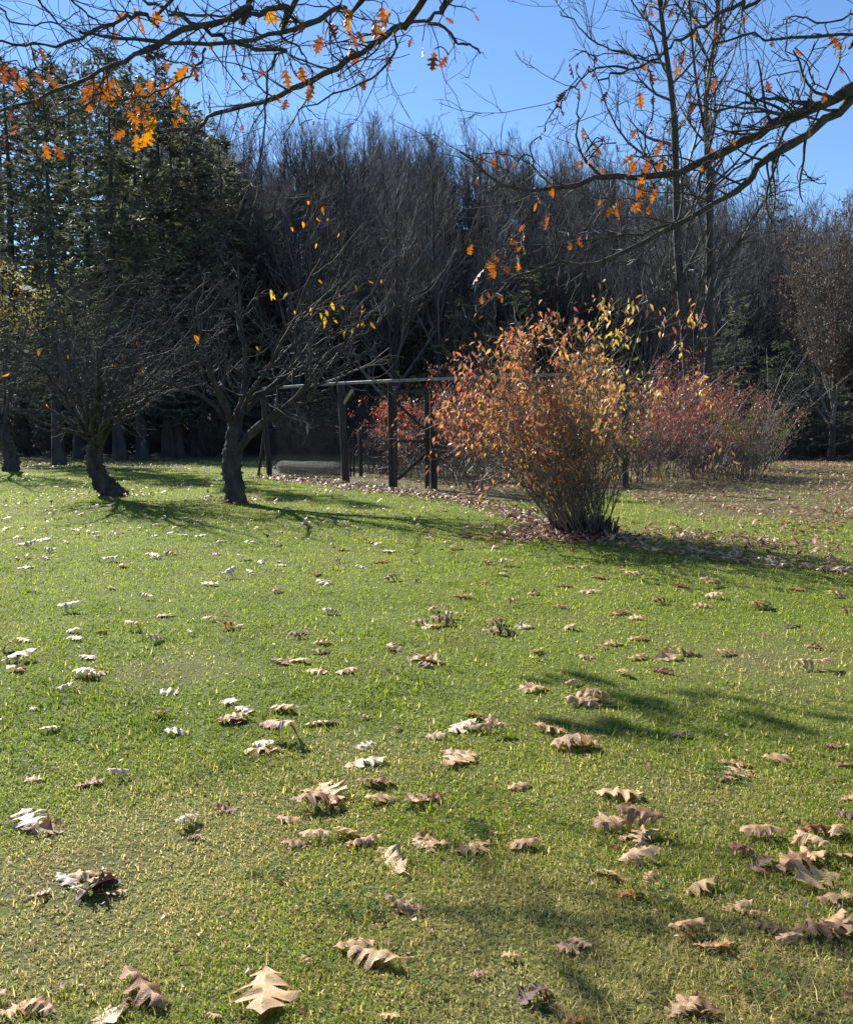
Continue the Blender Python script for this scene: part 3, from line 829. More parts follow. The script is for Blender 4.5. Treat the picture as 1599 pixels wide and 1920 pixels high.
b1 = ground(440, 942); d1 = b1[1]
def lim(pts, depth, d):
    n = len(pts)
    return [at(a, b, d + depth * (k / (n - 1)) ** .8) for k, (a, b) in enumerate(pts)]
trunk1 = [b1 + np.array([0, 0, -.15]), at(439, 915, d1), at(436, 880, d1 + .02), at(437, 845, d1), at(440, 812, d1), at(441, 785, d1 + .03)]
limbs1 = [
    (lim([(440, 852), (470, 812), (500, 786), (530, 766), (560, 742), (590, 700), (612, 668), (660, 640), (700, 612), (735, 578), (800, 540)], -.5, d1), .095),
    (lim([(590, 702), (640, 690), (690, 660), (715, 640)], -.4, d1 - .2), .026),
    (lim([(440, 800), (447, 770), (457, 735), (461, 690), (456, 630), (450, 570), (447, 500)], .2, d1), .07),
    (lim([(438, 806), (428, 772), (412, 735), (388, 690), (350, 640), (306, 596)], -1.2, d1), .07),
    (lim([(458, 775), (500, 730), (542, 690), (582, 640), (612, 590), (640, 530), (668, 465)], 1.0, d1), .055),
    (lim([(434, 790), (405, 720), (382, 650), (372, 580), (385, 515)], 1.5, d1), .055),
    (lim([(448, 790), (482, 720), (520, 660), (548, 600), (575, 530), (610, 470)], -1.5, d1), .055),
    (lim([(438, 800), (385, 748), (325, 722), (265, 700)], -.6, d1), .05),
    (lim([(440, 795), (475, 745), (540, 712), (610, 640), (690, 560), (720, 500)], .5, d1), .05),
    (lim([(438, 792), (410, 740), (340, 690), (290, 640)], 1.3, d1), .045),
]
ap1, wB, wC, _ = apple_tree('apple_tree', 'gnarled bare apple tree with upright trunk and a few yellow leaves', b1, trunk1, limbs1, 21, 130, 760, 0, .07, 60, [.23, .18, .165, .165, .15, .1])
hang_leaves(ap1, b1, d1, [(505, 552, 30), (515, 560, 20), (545, 560, 18), (548, 585, 16), (590, 590, 18), (598, 592, 20), (605, 600, 25), (622, 575, 22), (622, 600, 20), (640, 580, 18), (598, 530, 14), (670, 545, 14), (690, 530, 15), (715, 527, 12), (636, 555, 12), (668, 588, 20), (677, 575, 15), (682, 607, 18), (695, 613, 22), (672, 612, 14), (648, 628, 22), (640, 615, 15), (625, 622, 14), (567, 612, 16), (547, 625, 14), (488, 657, 14), (660, 620, 14), (657, 640, 10), (680, 590, 16), (612, 590, 18), (590, 455, 14), (632, 432, 12)], 'yellow_leaf', 'apple_yellow', (.15, .055), seed=1, wood=wB[:, 2:].reshape(-1, 3))
hang_leaves(ap1, b1, d1, [(365, 637, 22), (600, 385, 22), (582, 392, 20), (570, 424, 15), (545, 430, 14), (575, 380, 16), (608, 398, 14)], 'orange_leaf', 'apple_orange', (.15, .075), seed=2, wood=wB[:, 2:].reshape(-1, 3))

b2 = ground(215, 930); d2 = b2[1]
trunk2 = [b2 + np.array([.1, 0, -.12]), at(203, 918, d2), at(189, 900, d2), at(180, 878, d2), at(177, 855, d2), at(180, 832, d2), at(186, 815, d2)]
rl = np.random.default_rng(8)
limbs2 = []
ends = [(20, 640, -1.2), (60, 600, .8), (110, 560, -.5), (160, 545, 1.2), (215, 540, -1.4), (265, 560, .6), (310, 590, -.8), (345, 640, 1.), (365, 690, -.4), (10, 720, .4), (90, 690, 2.), (280, 680, 2.), (180, 640, -2.), (240, 740, -1.8), (60, 780, -1.)]
for ex, ey, dp in ends:
    sx = 180 + (6 if ex > 180 else -4)
    m1 = (sx + (ex - sx) * .25 + rl.uniform(-8, 8), 828 - (828 - ey) * .32)
    m2 = (sx + (ex - sx) * .62 + rl.uniform(-14, 14), 828 - (828 - ey) * .64)
    limbs2.append((lim([(sx, 836), m1, m2, (ex, ey)], dp, d2), rl.uniform(.045, .07)))
ap2, wB2, wC2, _ = apple_tree('apple_tree', 'dense bare apple tree on a short leaning curved trunk', b2, trunk2, limbs2, 22, 250, 1700, 0, .05, 220, [.26, .2, .17, .165, .16, .15, .1])
hang_leaves(ap2, b2, d2, [(90, 665, 26), (258, 645, 14), (205, 687, 15), (278, 698, 16), (242, 725, 12), (173, 750, 14), (45, 710, 18), (130, 672, 12), (12, 627, 18), (85, 762, 12)], 'orange_leaf', 'apple_orange', (.15, .075), seed=3, wood=wB2[:, 2:].reshape(-1, 3))

# the yellow-leaved tree at the frame edge
b3 = ground(20, 884); d3 = b3[1]
trunk3 = [b3 + np.array([0, 0, -.15]), at(20, 860, d3), at(12, 830, d3), at(2, 800, d3)]
limbs3 = [(lim([(4, 806), (-10, 740), (-20, 650), (-15, 560)], .5, d3), .08), (lim([(4, 806), (25, 720), (40, 640), (70, 570)], -.6, d3), .06),
          (lim([(2, 806), (-50, 740), (-110, 650), (-150, 580)], .2, d3), .07), (lim([(4, 800), (10, 700), (15, 600), (20, 535)], 1., d3), .05), (lim([(2, 806), (-40, 720), (-60, 620), (-70, 530)], -1., d3), .06)]
ap3, B3, C3, rg3 = apple_tree('crab_apple_tree', 'small fruit tree at the picture edge with a tuft of yellow leaves', b3, trunk3, limbs3, 23, 110, 800, 0, .06, 80, [.26, .22, .18, .12])
g = Geo()
pts = C3[:, -1]
pxs = pts[:, 0] / pts[:, 1] * F + 800
pys = 791 - (pts[:, 2] - CAM_Z) / pts[:, 1] * F
sel = pts[(pxs < 115) & (pxs > -120) & (pys < 620) & (pys > 500)]
n = 1500
Cc = sel[rg3.integers(0, len(sel), n)] + rg3.normal(0, .1, (n, 3))
leaf_cards(g, Cc, rg3.normal(size=(n, 3)) + np.array([0, 0, -.4]), rg3.normal(size=(n, 3)) + np.array([0, 0, .6]), rg3.uniform(.06, .1, n), .045, 0, rg3.uniform(0, 1, n))
link('foliage', g.mesh('foliage', [M['tuft_leaf']], smooth=False, offset=b3), ap3, kind='stuff')

# ------------------------------------------------------------------ garden fence and gate
def beam(g, A, B, w, h=None, m=0):
    """square timber from A to B"""
    A = np.asarray(A, float); B = np.asarray(B, float); h = h or w
    t = nrm(B - A)
    ref = np.array([0, 0, 1.]) if abs(t[2]) < .9 else np.array([0.35, 1., 0])
    u = nrm(np.cross(t, ref)); v = np.cross(t, u)
    k = .12
    prof = [(-.5 + k, -.5), (.5 - k, -.5), (.5, -.5 + k), (.5, .5 - k), (.5 - k, .5), (-.5 + k, .5), (-.5, .5 - k), (-.5, -.5 + k)]
    V = [P + u * a * w + v * b * h for P in (A, B) for a, b in prof]
    q = [(j, (j + 1) % 8, 8 + (j + 1) % 8, 8 + j) for j in range(8)]
    tr = [(8, 8 + j, 8 + j + 1) for j in range(1, 7)] + [(0, j + 1, j) for j in range(1, 7)]
    g.add(V, q, tr, m)

def timber(name, A, B, w, parent, base, mat='old_backlit_wood', h=None, bottom=True):
    g = Geo(); beam(g, A, B, w, h)
    return link(name, g.mesh(name, [M[mat]], smooth=False, offset=base), parent)

def wall_mesh(A0, A1, B0, B1, step=.05, r=.00038):
    """square-welded wire between two posts (A bottom/top, B bottom/top)"""
    g = Geo()
    L = np.linalg.norm(B0 - A0); H = np.linalg.norm(A1 - A0)
    nv, nh = int(L / step), int(H / step)
    t = np.linspace(0, 1, nv)[:, None]
    V0 = A0 + (B0 - A0) * t; V1 = A1 + (B1 - A1) * t
    P = np.stack([V0, V1], 1)
    s = np.linspace(0, 1, nh)[:, None]
    H0 = A0 + (A1 - A0) * s; H1 = B0 + (B1 - B0) * s
    Q = np.stack([H0, H1], 1)
    tubes(g, P, np.full((len(P), 2), r), 3); tubes(g, Q, np.full((len(Q), 2), r), 3)
    return g

def foot(px, py):
    p = ground(px, py); return p
f_end, f_mid, g_l, g_r, f_cor = foot(507, 895), foot(650, 905), foot(738, 917), foot(808, 918), foot(1173, 914)
t_end, t_mid, t_l, t_r, t_cor = at(493, 735, f_end[1]), at(639, 726, f_mid[1]), at(736, 722, g_l[1]), at(806, 719, g_r[1]), at(1172, 706, f_cor[1])
fb = f_mid.copy()
fence = thing('garden_fence', 'tall wire-mesh garden fence on dark timber posts around the bushes', 'fence', fb)
dn = np.array([0, 0, -.3]); upv = np.array([0, 0, .06])
for A, B, w in [(f_end, t_end, .12), (f_mid, t_mid, .15), (g_r + np.array([.07, .02, 0]), t_r + np.array([.07, .02, 0]), .13), (g_l + np.array([-.05, .05, 0]), t_l + np.array([-.05, .05, 0]), .1), (f_cor, t_cor, .13)]:
    timber('post', A + dn, B + upv, w, fence, fb)
for A, B in [(t_end, t_mid), (t_mid, t_l), (t_l, t_r), (t_r, t_cor)]:
    timber('top_rail', A + upv * 1.6, B + upv * 1.6, .05, fence, fb, 'grey_wood', .07)
timber('brace', at(644, 757, f_mid[1] - .03), at(661, 731, f_mid[1] - .35), .06, fence, fb, 'sunlit_wood')
timber('brace', at(812, 766, g_r[1] - .08), at(836, 735, g_r[1] + .05), .06, fence, fb, 'sunlit_wood')
timber('prop_stick', foot(483, 896) + dn * .3, at(498, 790, f_end[1] - .1), .055, fence, fb)
for a0, a1, b0, b1_ in [(f_end, t_end, f_mid, t_mid), (f_mid, t_mid, g_l, t_l), (g_r + np.array([.14, 0, 0]), t_r + np.array([.14, 0, 0]), f_cor, t_cor)]:
    g = wall_mesh(a0 + np.array([0, 0, .03]), a1, b0 + np.array([0, 0, .03]), b1_)
    link('wire_mesh', g.mesh('wire_mesh', [M['wire']], offset=fb), fence, kind='stuff')
gate = thing('garden_gate', 'dark timber garden gate with diagonal braces in the wire fence', 'gate', g_l)
dg = (g_l[1] + g_r[1]) / 2
def gp(px, py):
    u = (px - 738) / 70.
    return at(px, py, g_l[1] + (g_r[1] - g_l[1]) * u - .06)
timber('stile', gp(741, 914), gp(739, 731), .09, gate, g_l)
timber('stile', gp(801, 916), gp(800, 729), .09, gate, g_l)
timber('rail', gp(735, 735), gp(806, 733), .085, gate, g_l)
timber('rail', gp(745, 827), gp(797, 827), .085, gate, g_l)
timber('diagonal_brace', gp(746, 757) + np.array([0, .02, 0]), gp(797, 806) + np.array([0, .02, 0]), .06, gate, g_l)
timber('diagonal_brace', gp(746, 899) + np.array([0, .02, 0]), gp(797, 851) + np.array([0, .02, 0]), .07, gate, g_l)
g = wall_mesh(gp(745, 912) + np.array([0, .06, 0]), gp(745, 737) + np.array([0, .06, 0]), gp(797, 914) + np.array([0, .06, 0]), gp(797, 737) + np.array([0, .06, 0]))
link('wire_mesh', g.mesh('wire_mesh', [M['wire']], offset=g_l), gate, kind='stuff')
for py_ in (770, 880):
    timber('hinge', gp(735, py_) + np.array([-.06, -.055, 0]), gp(735, py_) + np.array([.13, -.055, 0]), .012, gate, g_l, 'old_backlit_wood', .05)
timber('latch', gp(801, 822) + np.array([-.1, -.06, 0]), gp(801, 822) + np.array([.11, -.06, 0]), .02, gate, g_l, 'old_backlit_wood', .035)
# stakes standing inside the fence
for px, py, ty, w, lab in [(677, 893, 806, .085, 'short dark fence stake standing just inside the wire fence'), (664, 893, 815, .045, 'thin stake beside the short fence stake'), (658, 894, 835, .04, 'lowest thin stake tucked behind the mid fence post')]:
    p = foot(px, py); g = Geo(); beam(g, np.array([0, 0, -.2]), at(px - 2, ty, p[1]) - p, w)
    tag(link('garden_stake', g.mesh('garden_stake', [M['old_backlit_wood']], smooth=False), None, p), lab, 'stake', 'stakes inside the fence')

# roll of chicken wire lying on the ground
def wire_roll():
    rng = np.random.default_rng(9)
    a, b = ground(520, 893), ground(637, 898)
    p = (a + b) / 2 + np.array([0, .45, 0])
    L = np.linalg.norm(b - a) * 1.0
    R0 = .225
    g = Geo()
    for layer in range(7):
        R = R0 - layer * .026
        nr = 13 if layer == 0 else 26
        th = np.linspace(0, 2 * math.pi, nr, endpoint=False) + layer * .13
        nx = 46
        xs = np.linspace(-L / 2, L / 2, nx)
        zig = np.where(np.arange(nx) % 2 == 0, 1, -1) * .55 * math.pi / nr
        T = th[:, None] + zig[None]
        wob = np.clip((L / 2 + .05 - np.abs(xs)) / .16, .55, 1) ** .5 * (1 + .05 * np.sin(xs * 3 + layer) + .03 * np.sin(xs * 7.3 + 2 * layer))
        P = np.stack([np.broadcast_to(xs, T.shape), np.cos(T) * R * wob * 1.12, np.sin(T) * R * wob * .92 + R0 * .93], -1)
        tubes(g, P, np.full(P.shape[:2], .0034 if layer == 0 else .0034), 3, 0 if layer == 0 else 1)
    me = g.mesh('wire_roll', [M['wire'], M['shaded_roll_wire']])
    o = link('wire_roll', me, None, p)
    o.rotation_euler = (0, 0, math.atan2(b[1] - a[1], b[0] - a[0]))
    tag(o, 'grey roll of chicken wire lying beside the fence', 'wire roll')
wire_roll()

# ------------------------------------------------------------------ shrubs
def shrub(name, label, base, h, width, seed, stems, tw1, tw2, stem_mat, leaf_mat, nleaf, leafL, tintf, group=None, lo=.35, rbase=.3, single=0, arch=.06, r0=.011, droop=True, bare_low=True, bias=0.):
    rng = np.random.default_rng(seed)
    o = thing(name, label, 'bush', base, group=group)
    a = rng.uniform(0, 2 * math.pi, stems)
    rr = rbase * np.sqrt(rng.uniform(0, 1, stems))
    out = np.stack([np.cos(a), np.sin(a), np.zeros(stems)], -1)
    P = np.zeros((stems, 8, 3)); P[:, 0] = out * rr[:, None]; P[:, 0, 2] = -.08
    tilt = (rr / rbase) * rng.uniform(.3, 1., stems) * width / h
    tilt = tilt * np.where(rng.uniform(size=stems) < .3, rng.uniform(.1, .7, stems), 1)
    D = nrm(out * tilt[:, None] + np.array([bias, 0, 1.]) + .15 * rng.normal(size=(stems, 3)))
    L = h * rng.uniform(.55, 1.05, stems)
    for k in range(1, 8):
        D = nrm(D + .13 * rng.normal(size=(stems, 3)) + out * arch * (tilt[:, None]))
        P[:, k] = P[:, k - 1] + D * (L / 7)[:, None]
    R = (r0 * rng.uniform(.6, 1.3, stems))[:, None] * np.linspace(1, .35, 8)[None]
    A, RA = kids(rng, P, R, tw1, (.14, 1), (20, 60), .36, 6, .1, .05, .65, .0045, .5, shape=.35)
    B, RB = kids(rng, A, RA, tw2, (.2, 1), (25, 60), .5, 4, .12, .02, .75, .0035, .6, lmin=.1)
    g = Geo(); tubes(g, P, R, 5); link('stem_cluster', g.mesh('stem_cluster', [stem_mat], smooth=True), o, kind='stuff')
    g = Geo(); tubes(g, A, RA, 3); tubes(g, B, RB, 3); link('twig_crown', g.mesh('twig_crown', [stem_mat]), o, kind='stuff')
    src = np.concatenate([B.reshape(-1, 3), A[:, 2:].reshape(-1, 3), P[:, 6:].reshape(-1, 3)])
    w = np.clip((src[:, 2] / h - lo) / .35, .02 if bare_low else .2, 1.3)
    nC = max(nleaf // 9, 20)
    cen = rng.choice(len(src), nC, p=w / w.sum())
    csz = rng.uniform(.3, 1.8, nC)
    pick = rng.choice(nC, nleaf, p=csz / csz.sum())
    C = src[cen[pick]] + rng.normal(0, 1, (nleaf, 3)) * np.array([.075, .075, .085])
    hz = nrm(np.stack([rng.normal(size=nleaf), rng.normal(size=nleaf), np.zeros(nleaf)], -1))
    Dl = hz + np.array([0, 0, -1.]) * rng.uniform(.2, 1.4, nleaf)[:, None]
    Nn = rng.normal(0, .5, (nleaf, 3)) + np.array([0, 0, 1.])
    Ll = rng.uniform(.7, 1.25, nleaf) * leafL
    tint = np.clip(tintf(C, h, rng), 0, 1)
    order = np.arange(nleaf)
    if single:
        wgt = C[:, 2] / h - .12 * C[:, 1] + rng.uniform(0, .6, nleaf)      # the ones that show largest: top and facing side
        order = np.argsort(-wgt)
        bins = {}
        for i in order[:single]:
            k = min(5, int(tint[i] * 6))
            if k not in bins:
                gg = Geo()
                s = np.array([0, .2, .45, .72, 1.]); ww = np.array([.05, .34, .5, .32, 0.]) * .42
                V = []
                for q_, b_ in zip(s, ww):
                    zz = -.35 * q_ ** 2
                    V += [(-b_, q_, zz + .3 * b_), (0, q_, zz), (b_, q_, zz + .3 * b_)]
                q = []
                for kk in range(4):
                    j = kk * 3; q += [(j, j + 1, j + 4, j + 3), (j + 1, j + 2, j + 5, j + 4)]
                gg.add(V, q, tint=(k + .5) / 6)
                bins[k] = gg.mesh('leaf', [leaf_mat])
            lf = link('leaf', bins[k], o)
            orient(lf, Dl[i], Nn[i], C[i], float(Ll[i]))
        order = order[single:]
    g = Geo()
    leaf_cards(g, C[order], Dl[order], Nn[order], Ll[order], Ll[order] * .4, 0, tint[order], .22, .25)
    link('foliage', g.mesh('foliage', [leaf_mat], smooth=False), o, kind='stuff')
    return o

def tint_orange(C, h, rng):
    t = .5 + .16 * C[:, 0] + .25 * np.sin(C[:, 0] * 2.3 + C[:, 2] * 1.7) * np.sin(C[:, 1] * 2) + .12 * (1 - C[:, 2] / h)
    return t + rng.normal(0, .16, len(C))
def tint_red(C, h, rng):
    t = .42 + .24 * np.sin(C[:, 0] * 2.1 + C[:, 1]) * np.sin(C[:, 2] * 2.4) + .15 * (C[:, 2] / h)
    return t + rng.normal(0, .17, len(C))
def tint_any(C, h, rng):
    return rng.uniform(0, 1, len(C))

bb = ground(1095, 1002)
shrub('flowering_bush', 'large bush with orange and yellow leaves on a dense clump of stems', bb, 2.9, 1.05, 31, 150, 760, 2000, M['bush_stem'], M['bush_leaf'], 4300, .088, tint_orange, lo=.14, rbase=.29, single=300, arch=.03, bias=-.29, r0=.008)
# dark stubble of cut stems and leaves at its foot
def stool():
    rng = np.random.default_rng(12)
    n = 260
    a = rng.uniform(0, 6.28, n); r = .41 * np.sqrt(rng.uniform(0, 1, n))
    P = np.zeros((n, 3, 3)); P[:, 0] = np.stack([np.cos(a) * r, np.sin(a) * r * .8, -.05 + 0 * r], -1)
    h = rng.uniform(.14, .42, n)
    for k in (1, 2):
        P[:, k] = P[:, 0] + np.stack([np.cos(a) * r * .15, np.sin(a) * r * .15, h * .75], -1) * (k / 2) + rng.normal(0, .01, (n, 3))
    g = Geo(); tubes(g, P, np.full((n, 3), .011) * rng.uniform(.6, 1.4, (n, 1)), 5, cap=True)
    bush = next(o for o in COL.objects if o.name == 'flowering_bush')
    link('stump_clump', g.mesh('stump_clump', [M['bark']]), bush, kind='stuff')
stool()

REDS = [   # photo x, foot y, height, width, leaves, label
    (765, 895, 2.0, 1.1, 420, 'red bush seen through the garden gate'),
    (712, 888, 1.7, 1.0, 140, 'nearly bare bush between the mid fence post and the gate'),
    (885, 918, 2.0, 1.2, 700, 'red bush with bare forked foot just past the gate'),
    (840, 896, 2.5, 1.2, 620, 'tall red bush behind the gate post brace'),
    (945, 905, 2.4, 1.3, 750, 'red bush between the forked bush and the orange bush'),
    (1010, 895, 2.5, 1.3, 600, 'red bush hidden mostly behind the orange bush'),
    (1190, 905, 2.1, 1.3, 520, 'red bush at the fence corner post beside the orange bush'),
    (1215, 890, 2.6, 1.2, 520, 'taller crimson-topped bush just past the fence corner post'),
    (1255, 902, 2.2, 1.2, 480, 'red bush, second past the fence corner post'),
    (1300, 886, 2.8, 1.2, 600, 'tallest scarlet-topped bush below the twin trunks'),
    (1320, 900, 2.0, 1.2, 420, 'low dull red bush in front of the scarlet-topped bush'),
    (1345, 888, 2.4, 1.2, 480, 'red bush just before the olive-green bush'),
    (1425, 880, 2.1, 1.3, 380, 'outermost red bush with a long arching shoot past the olive bush'),
]
for i, (px, py, h, w, nl, lab) in enumerate(REDS):
    p = ground(px, py)
    nb = nl < 200
    shrub('blueberry_bush', lab, p, h * 1.12, w * 1.15, 40 + i, 30, 230, 680, M['red_stem'] if not nb else M['twig'], M['red_leaf'], int(nl * 2.5), .08, tint_red, 'red blueberry bushes in the garden', lo=.3, rbase=.45, arch=.1, r0=.012)
p = ground(1390, 898)
shrub('olive_bush', 'olive-green twiggy bush at the outer end of the red bushes', p, 1.95, 1.1, 66, 60, 240, 600, M['bush_stem'], M['olive_leaf'], 1100, .07, tint_any, lo=.25, rbase=.5)
p = at(800, 800, 55); 
p = np.array([p[0] - 1.0, 55, float(zt(p[0] - 1., 55))])
shrub('dim_olive_shrub', 'dim olive-leaved shrub in shade behind the fence rail', p, 5.2, 3.6, 67, 60, 260, 700, M['brush_twig'], M['olive_leaf'], 1500, .16, tint_any, lo=.25, rbase=.7)

# ------------------------------------------------------------------ oak leaves
OUT = np.array([(0, .012), (.05, .05), (.12, .11), (.17, .20), (.215, .185), (.225, .085), (.30, .12), (.375, .25), (.41, .37), (.455, .33), (.47, .345), (.475, .11), (.55, .16), (.63, .30), (.665, .37), (.70, .29), (.73, .30), (.70, .09), (.77, .12), (.85, .20), (.87, .21), (.89, .12), (.92, .06), (1., 0.)])
def oak_leaf_geo(seed, mode):
    rng = np.random.default_rng(seed)
    n = len(OUT)
    mt = np.linspace(0, 1, n) * .98
    mt[0] = 0
    wide = rng.uniform(.8, 1.15)
    g = Geo()
    V, UV = [], []
    sides = []
    for sgn in (-1, 1):
        jt = OUT[:, 0] + rng.normal(0, .018, n); jw = OUT[:, 1] * rng.uniform(.75, 1.2, n) * rng.uniform(.75, 1.15) * wide
        jt[0] = 0; jt[-1] = 1; jw[-1] = 0
        for row in (0, .55, 1.):
            for k in range(n):
                V.append((sgn * jw[k] * row, mt[k] * (1 - row) + jt[k] * row))
        sides.append(sgn)
    V = np.array(V)
    UV = V.copy()
    x, t = V[:, 0], V[:, 1]
    ax = np.abs(x)
    ph = rng.uniform(0, 6.28, 4)
    A, B, Cc = {'dome': (.42, .25, .0), 'tent': (.8, .1, .05), 'flat': (.14, .08, .03), 'cup': (-.5, -.25, 0.), 'roll': (.9, .45, .1), 'twist': (-.2, .3, .5)}[mode]
    asym = rng.uniform(-.35, .35)
    z = -A * (ax / .36) ** 1.7 * .2 * (1 + asym * np.sign(x)) - B * (t - .45) ** 2 * .9 + Cc * x * (t - .5) * 1.2
    z += .018 * np.sin(x * 17 + ph[0]) * np.sin(t * 13 + ph[1]) + .012 * np.sin(t * 24 + ph[2])
    z -= .05 * (ax / .36) ** 3 * np.sin(t * 20 + ph[3])
    sx = 1 - .25 * min(abs(A), 1) * (ax / .36) ** 2
    V3 = np.stack([x * sx, t - .45, z], -1)
    q = []
    for s in range(2):
        o = s * 3 * n
        for r in range(2):
            for k in range(n - 1):
                i = o + r * n + k
                f = (i, i + n, i + n + 1, i + 1)
                q.append(f if s == 1 else f[::-1])
    g.add(V3, q, uv=UV)
    pet = np.stack([np.zeros(4), np.array([-.45, -.53, -.6, -.68]), V3[:, 2][0] + np.array([0, .008, .025, .03])], -1)
    tubes(g, pet, np.array([.009, .007, .006, .009]), 4)
    V3 = np.concatenate(g.V)
    return g, V3[:, 2].min()
MODES = ['dome', 'tent', 'dome', 'flat', 'dome', 'roll', 'tent', 'cup', 'twist', 'dome', 'flat', 'dome', 'roll', 'twist', 'tent', 'flat']
_geo = [oak_leaf_geo(500 + k, md) for k, md in enumerate(MODES)]
_lm = {}
def leaf_mesh(k, c):
    if (k, c) not in _lm:
        _lm[(k, c)] = _geo[k][0].mesh('oak_leaf', [OAKC[c]])
    return _lm[(k, c)]

LEAVES = '''495 1868 125 t;270 1866 112 b;30 1897 70 t;80 1899 55 t;200 1912 70 p;400 1910 30 t;705 1803 100 t;745 1703 55 t;735 1620 85 t;792 1590 58 t;655 1572 58 t;690 1583 50 t;590 1575 55 t;545 1540 50 t;590 1515 80 b;612 1492 85 t;710 1473 60 b;715 1503 55 t;792 1505 65 t;678 1433 80 p;685 1405 38 p;500 1410 70 t;62 1465 38 t;166 1475 46 r;222 1463 35 p;55 1550 75 p;350 1550 50 p;366 1573 20 r;425 1522 40 b;130 1660 60 p;150 1648 50 t;165 1680 80 d;200 1665 52 d;75 1680 35 p;575 1805 26 t;235 1892 28 r;728 1912 18 t;
860 1432 85 t;970 1478 40 t;1075 1402 80 t;1155 1495 78 t;1462 1425 72 t;1382 1455 64 t;1583 1437 34 b;1590 1500 35 t;1585 1532 40 d;1190 1572 70 t;1160 1593 40 r;1195 1617 70 t;1140 1645 64 t;1215 1652 35 t;1178 1682 38 o;1305 1670 72 t;1385 1705 48 t;1432 1573 72 t;1525 1570 64 r;1495 1585 42 t;1525 1598 48 t;1495 1616 78 t;1395 1605 44 r;1425 1627 48 d;1590 1615 50 t;1535 1655 88 t;1557 1690 80 t;1567 1740 82 t;1283 1755 58 t;1335 1780 66 t;1445 1745 52 b;1482 1772 45 t;1085 1772 54 t;955 1800 24 t;895 1832 17 b;985 1880 70 d;1012 1868 40 r;1275 1900 64 t;1594 1870 24 b;1075 1917 36 o;888 1590 72 t;985 1592 54 b;808 1596 30 t;812 1502 38 r;
855 1030 28 b;920 1059 50 t;942 1080 24 p;910 1095 22 o;865 1120 58 t;1000 1115 30 b;960 1137 25 t;1052 1141 28 t;1055 1100 34 b;1072 1065 34 t;1125 1085 34 t;1107 1112 40 t;1162 1067 20 b;1185 1078 38 t;1277 1100 28 r;1337 1100 34 b;1330 1092 28 t;1235 1133 30 b;1340 1122 34 t;1317 1139 32 t;1425 1142 44 b;1155 1152 44 r;1195 1162 34 t;1487 1177 30 d;1432 1192 28 t;1525 1215 28 b;1515 1255 48 t;1358 1228 40 t;1200 1200 32 t;1150 1210 44 t;1132 1217 28 t;1102 1235 28 t;1245 1237 56 t;1195 1237 44 t;1172 1268 42 t;1245 1262 42 r;1075 1285 34 t;1005 1295 54 t;1098 1325 74 t;1277 1382 42 d;1562 1400 34 b;1005 1225 34 t;1065 1180 34 t;945 1190 46 d;930 1172 34 b;982 1178 36 p;922 1188 34 t;830 1172 48 b;847 1160 32 t;812 1147 28 t;808 1242 52 t;895 1345 44 t;925 1358 48 t;868 1368 52 p;935 1378 44 t;815 1385 34 t;1030 1372 70 t;1078 1400 78 t;1495 1107 28 t;1565 1120 48 t;1590 1155 22 b;
38 1009 24 p;42 1022 26 r;80 1014 34 p;55 1029 24 p;32 1050 24 p;52 1047 18 b;87 1050 22 p;97 1036 22 p;48 1066 34 t;125 1103 14 b;210 1105 24 b;277 1125 28 p;205 1054 28 p;230 1064 28 p;292 1047 46 p;262 1070 10 r;295 986 20 p;150 967 20 r;142 995 18 p;340 985 14 r;370 987 18 p;290 1006 15 p;320 1007 15 p;350 1005 24 p;378 1005 26 p;415 1017 18 p;382 1027 12 p;515 1025 14 p;458 1050 38 p;490 1058 24 p;525 1062 20 p;472 1076 26 p;430 1084 34 p;392 1098 34 p;518 1112 24 b;572 989 20 p;642 1032 34 b;637 1055 20 b;692 1019 18 r;745 1019 18 b;732 1035 34 p;715 1055 28 r;678 1065 24 p;595 1080 26 r;608 1096 40 p;732 1090 28 b;780 1092 14 r;
132 1148 34 p;310 1156 32 b;618 1152 30 p;622 1147 24 r;400 1165 34 t;422 1155 16 r;424 1180 34 o;452 1178 16 t;135 1187 38 p;142 1201 30 p;192 1187 34 t;247 1182 34 t;292 1205 34 p;357 1192 16 p;45 1203 34 p;32 1240 56 t;35 1258 44 t;162 1235 34 p;165 1270 44 p;125 1295 30 p;62 1332 14 p;92 1372 32 p;317 1302 44 p;562 1197 34 r;600 1207 34 t;600 1225 32 b;530 1245 44 t;560 1242 44 t;592 1262 40 t;652 1261 44 t;740 1221 40 t;787 1237 44 t;787 1172 30 b;430 1320 36 p;455 1335 38 p;435 1355 50 r;535 1335 50 t;305 1345 40 r;502 1364 38 r;330 1378 38 p;612 1358 46 p;687 1348 26 t;745 1369 20 b;520 1388 60 t;490 1402 40 p'''
ORD = ['nearest', 'second nearest', 'third nearest', 'fourth nearest', 'fifth nearest', 'sixth nearest', 'seventh nearest', 'eighth nearest', 'ninth nearest', 'tenth nearest', 'eleventh nearest', 'twelfth nearest', 'thirteenth nearest', 'fourteenth nearest', 'fifteenth nearest', 'sixteenth nearest', 'seventeenth nearest', 'eighteenth nearest', 'nineteenth nearest', 'twentieth nearest']
BANDS = [(110, 'below the yellow-leaved tree'), (260, 'in front of the leaning apple trunk'), (400, 'between the two apple trunks'), (540, 'in front of the upright apple trunk'),
         (680, 'in front of the wire roll'), (830, 'in front of the garden gate'), (1010, 'between the gate and orange bush'), (1180, 'in front of the orange bush'), (1340, 'in front of the red bushes'), (2000, 'below the long oak limb')]
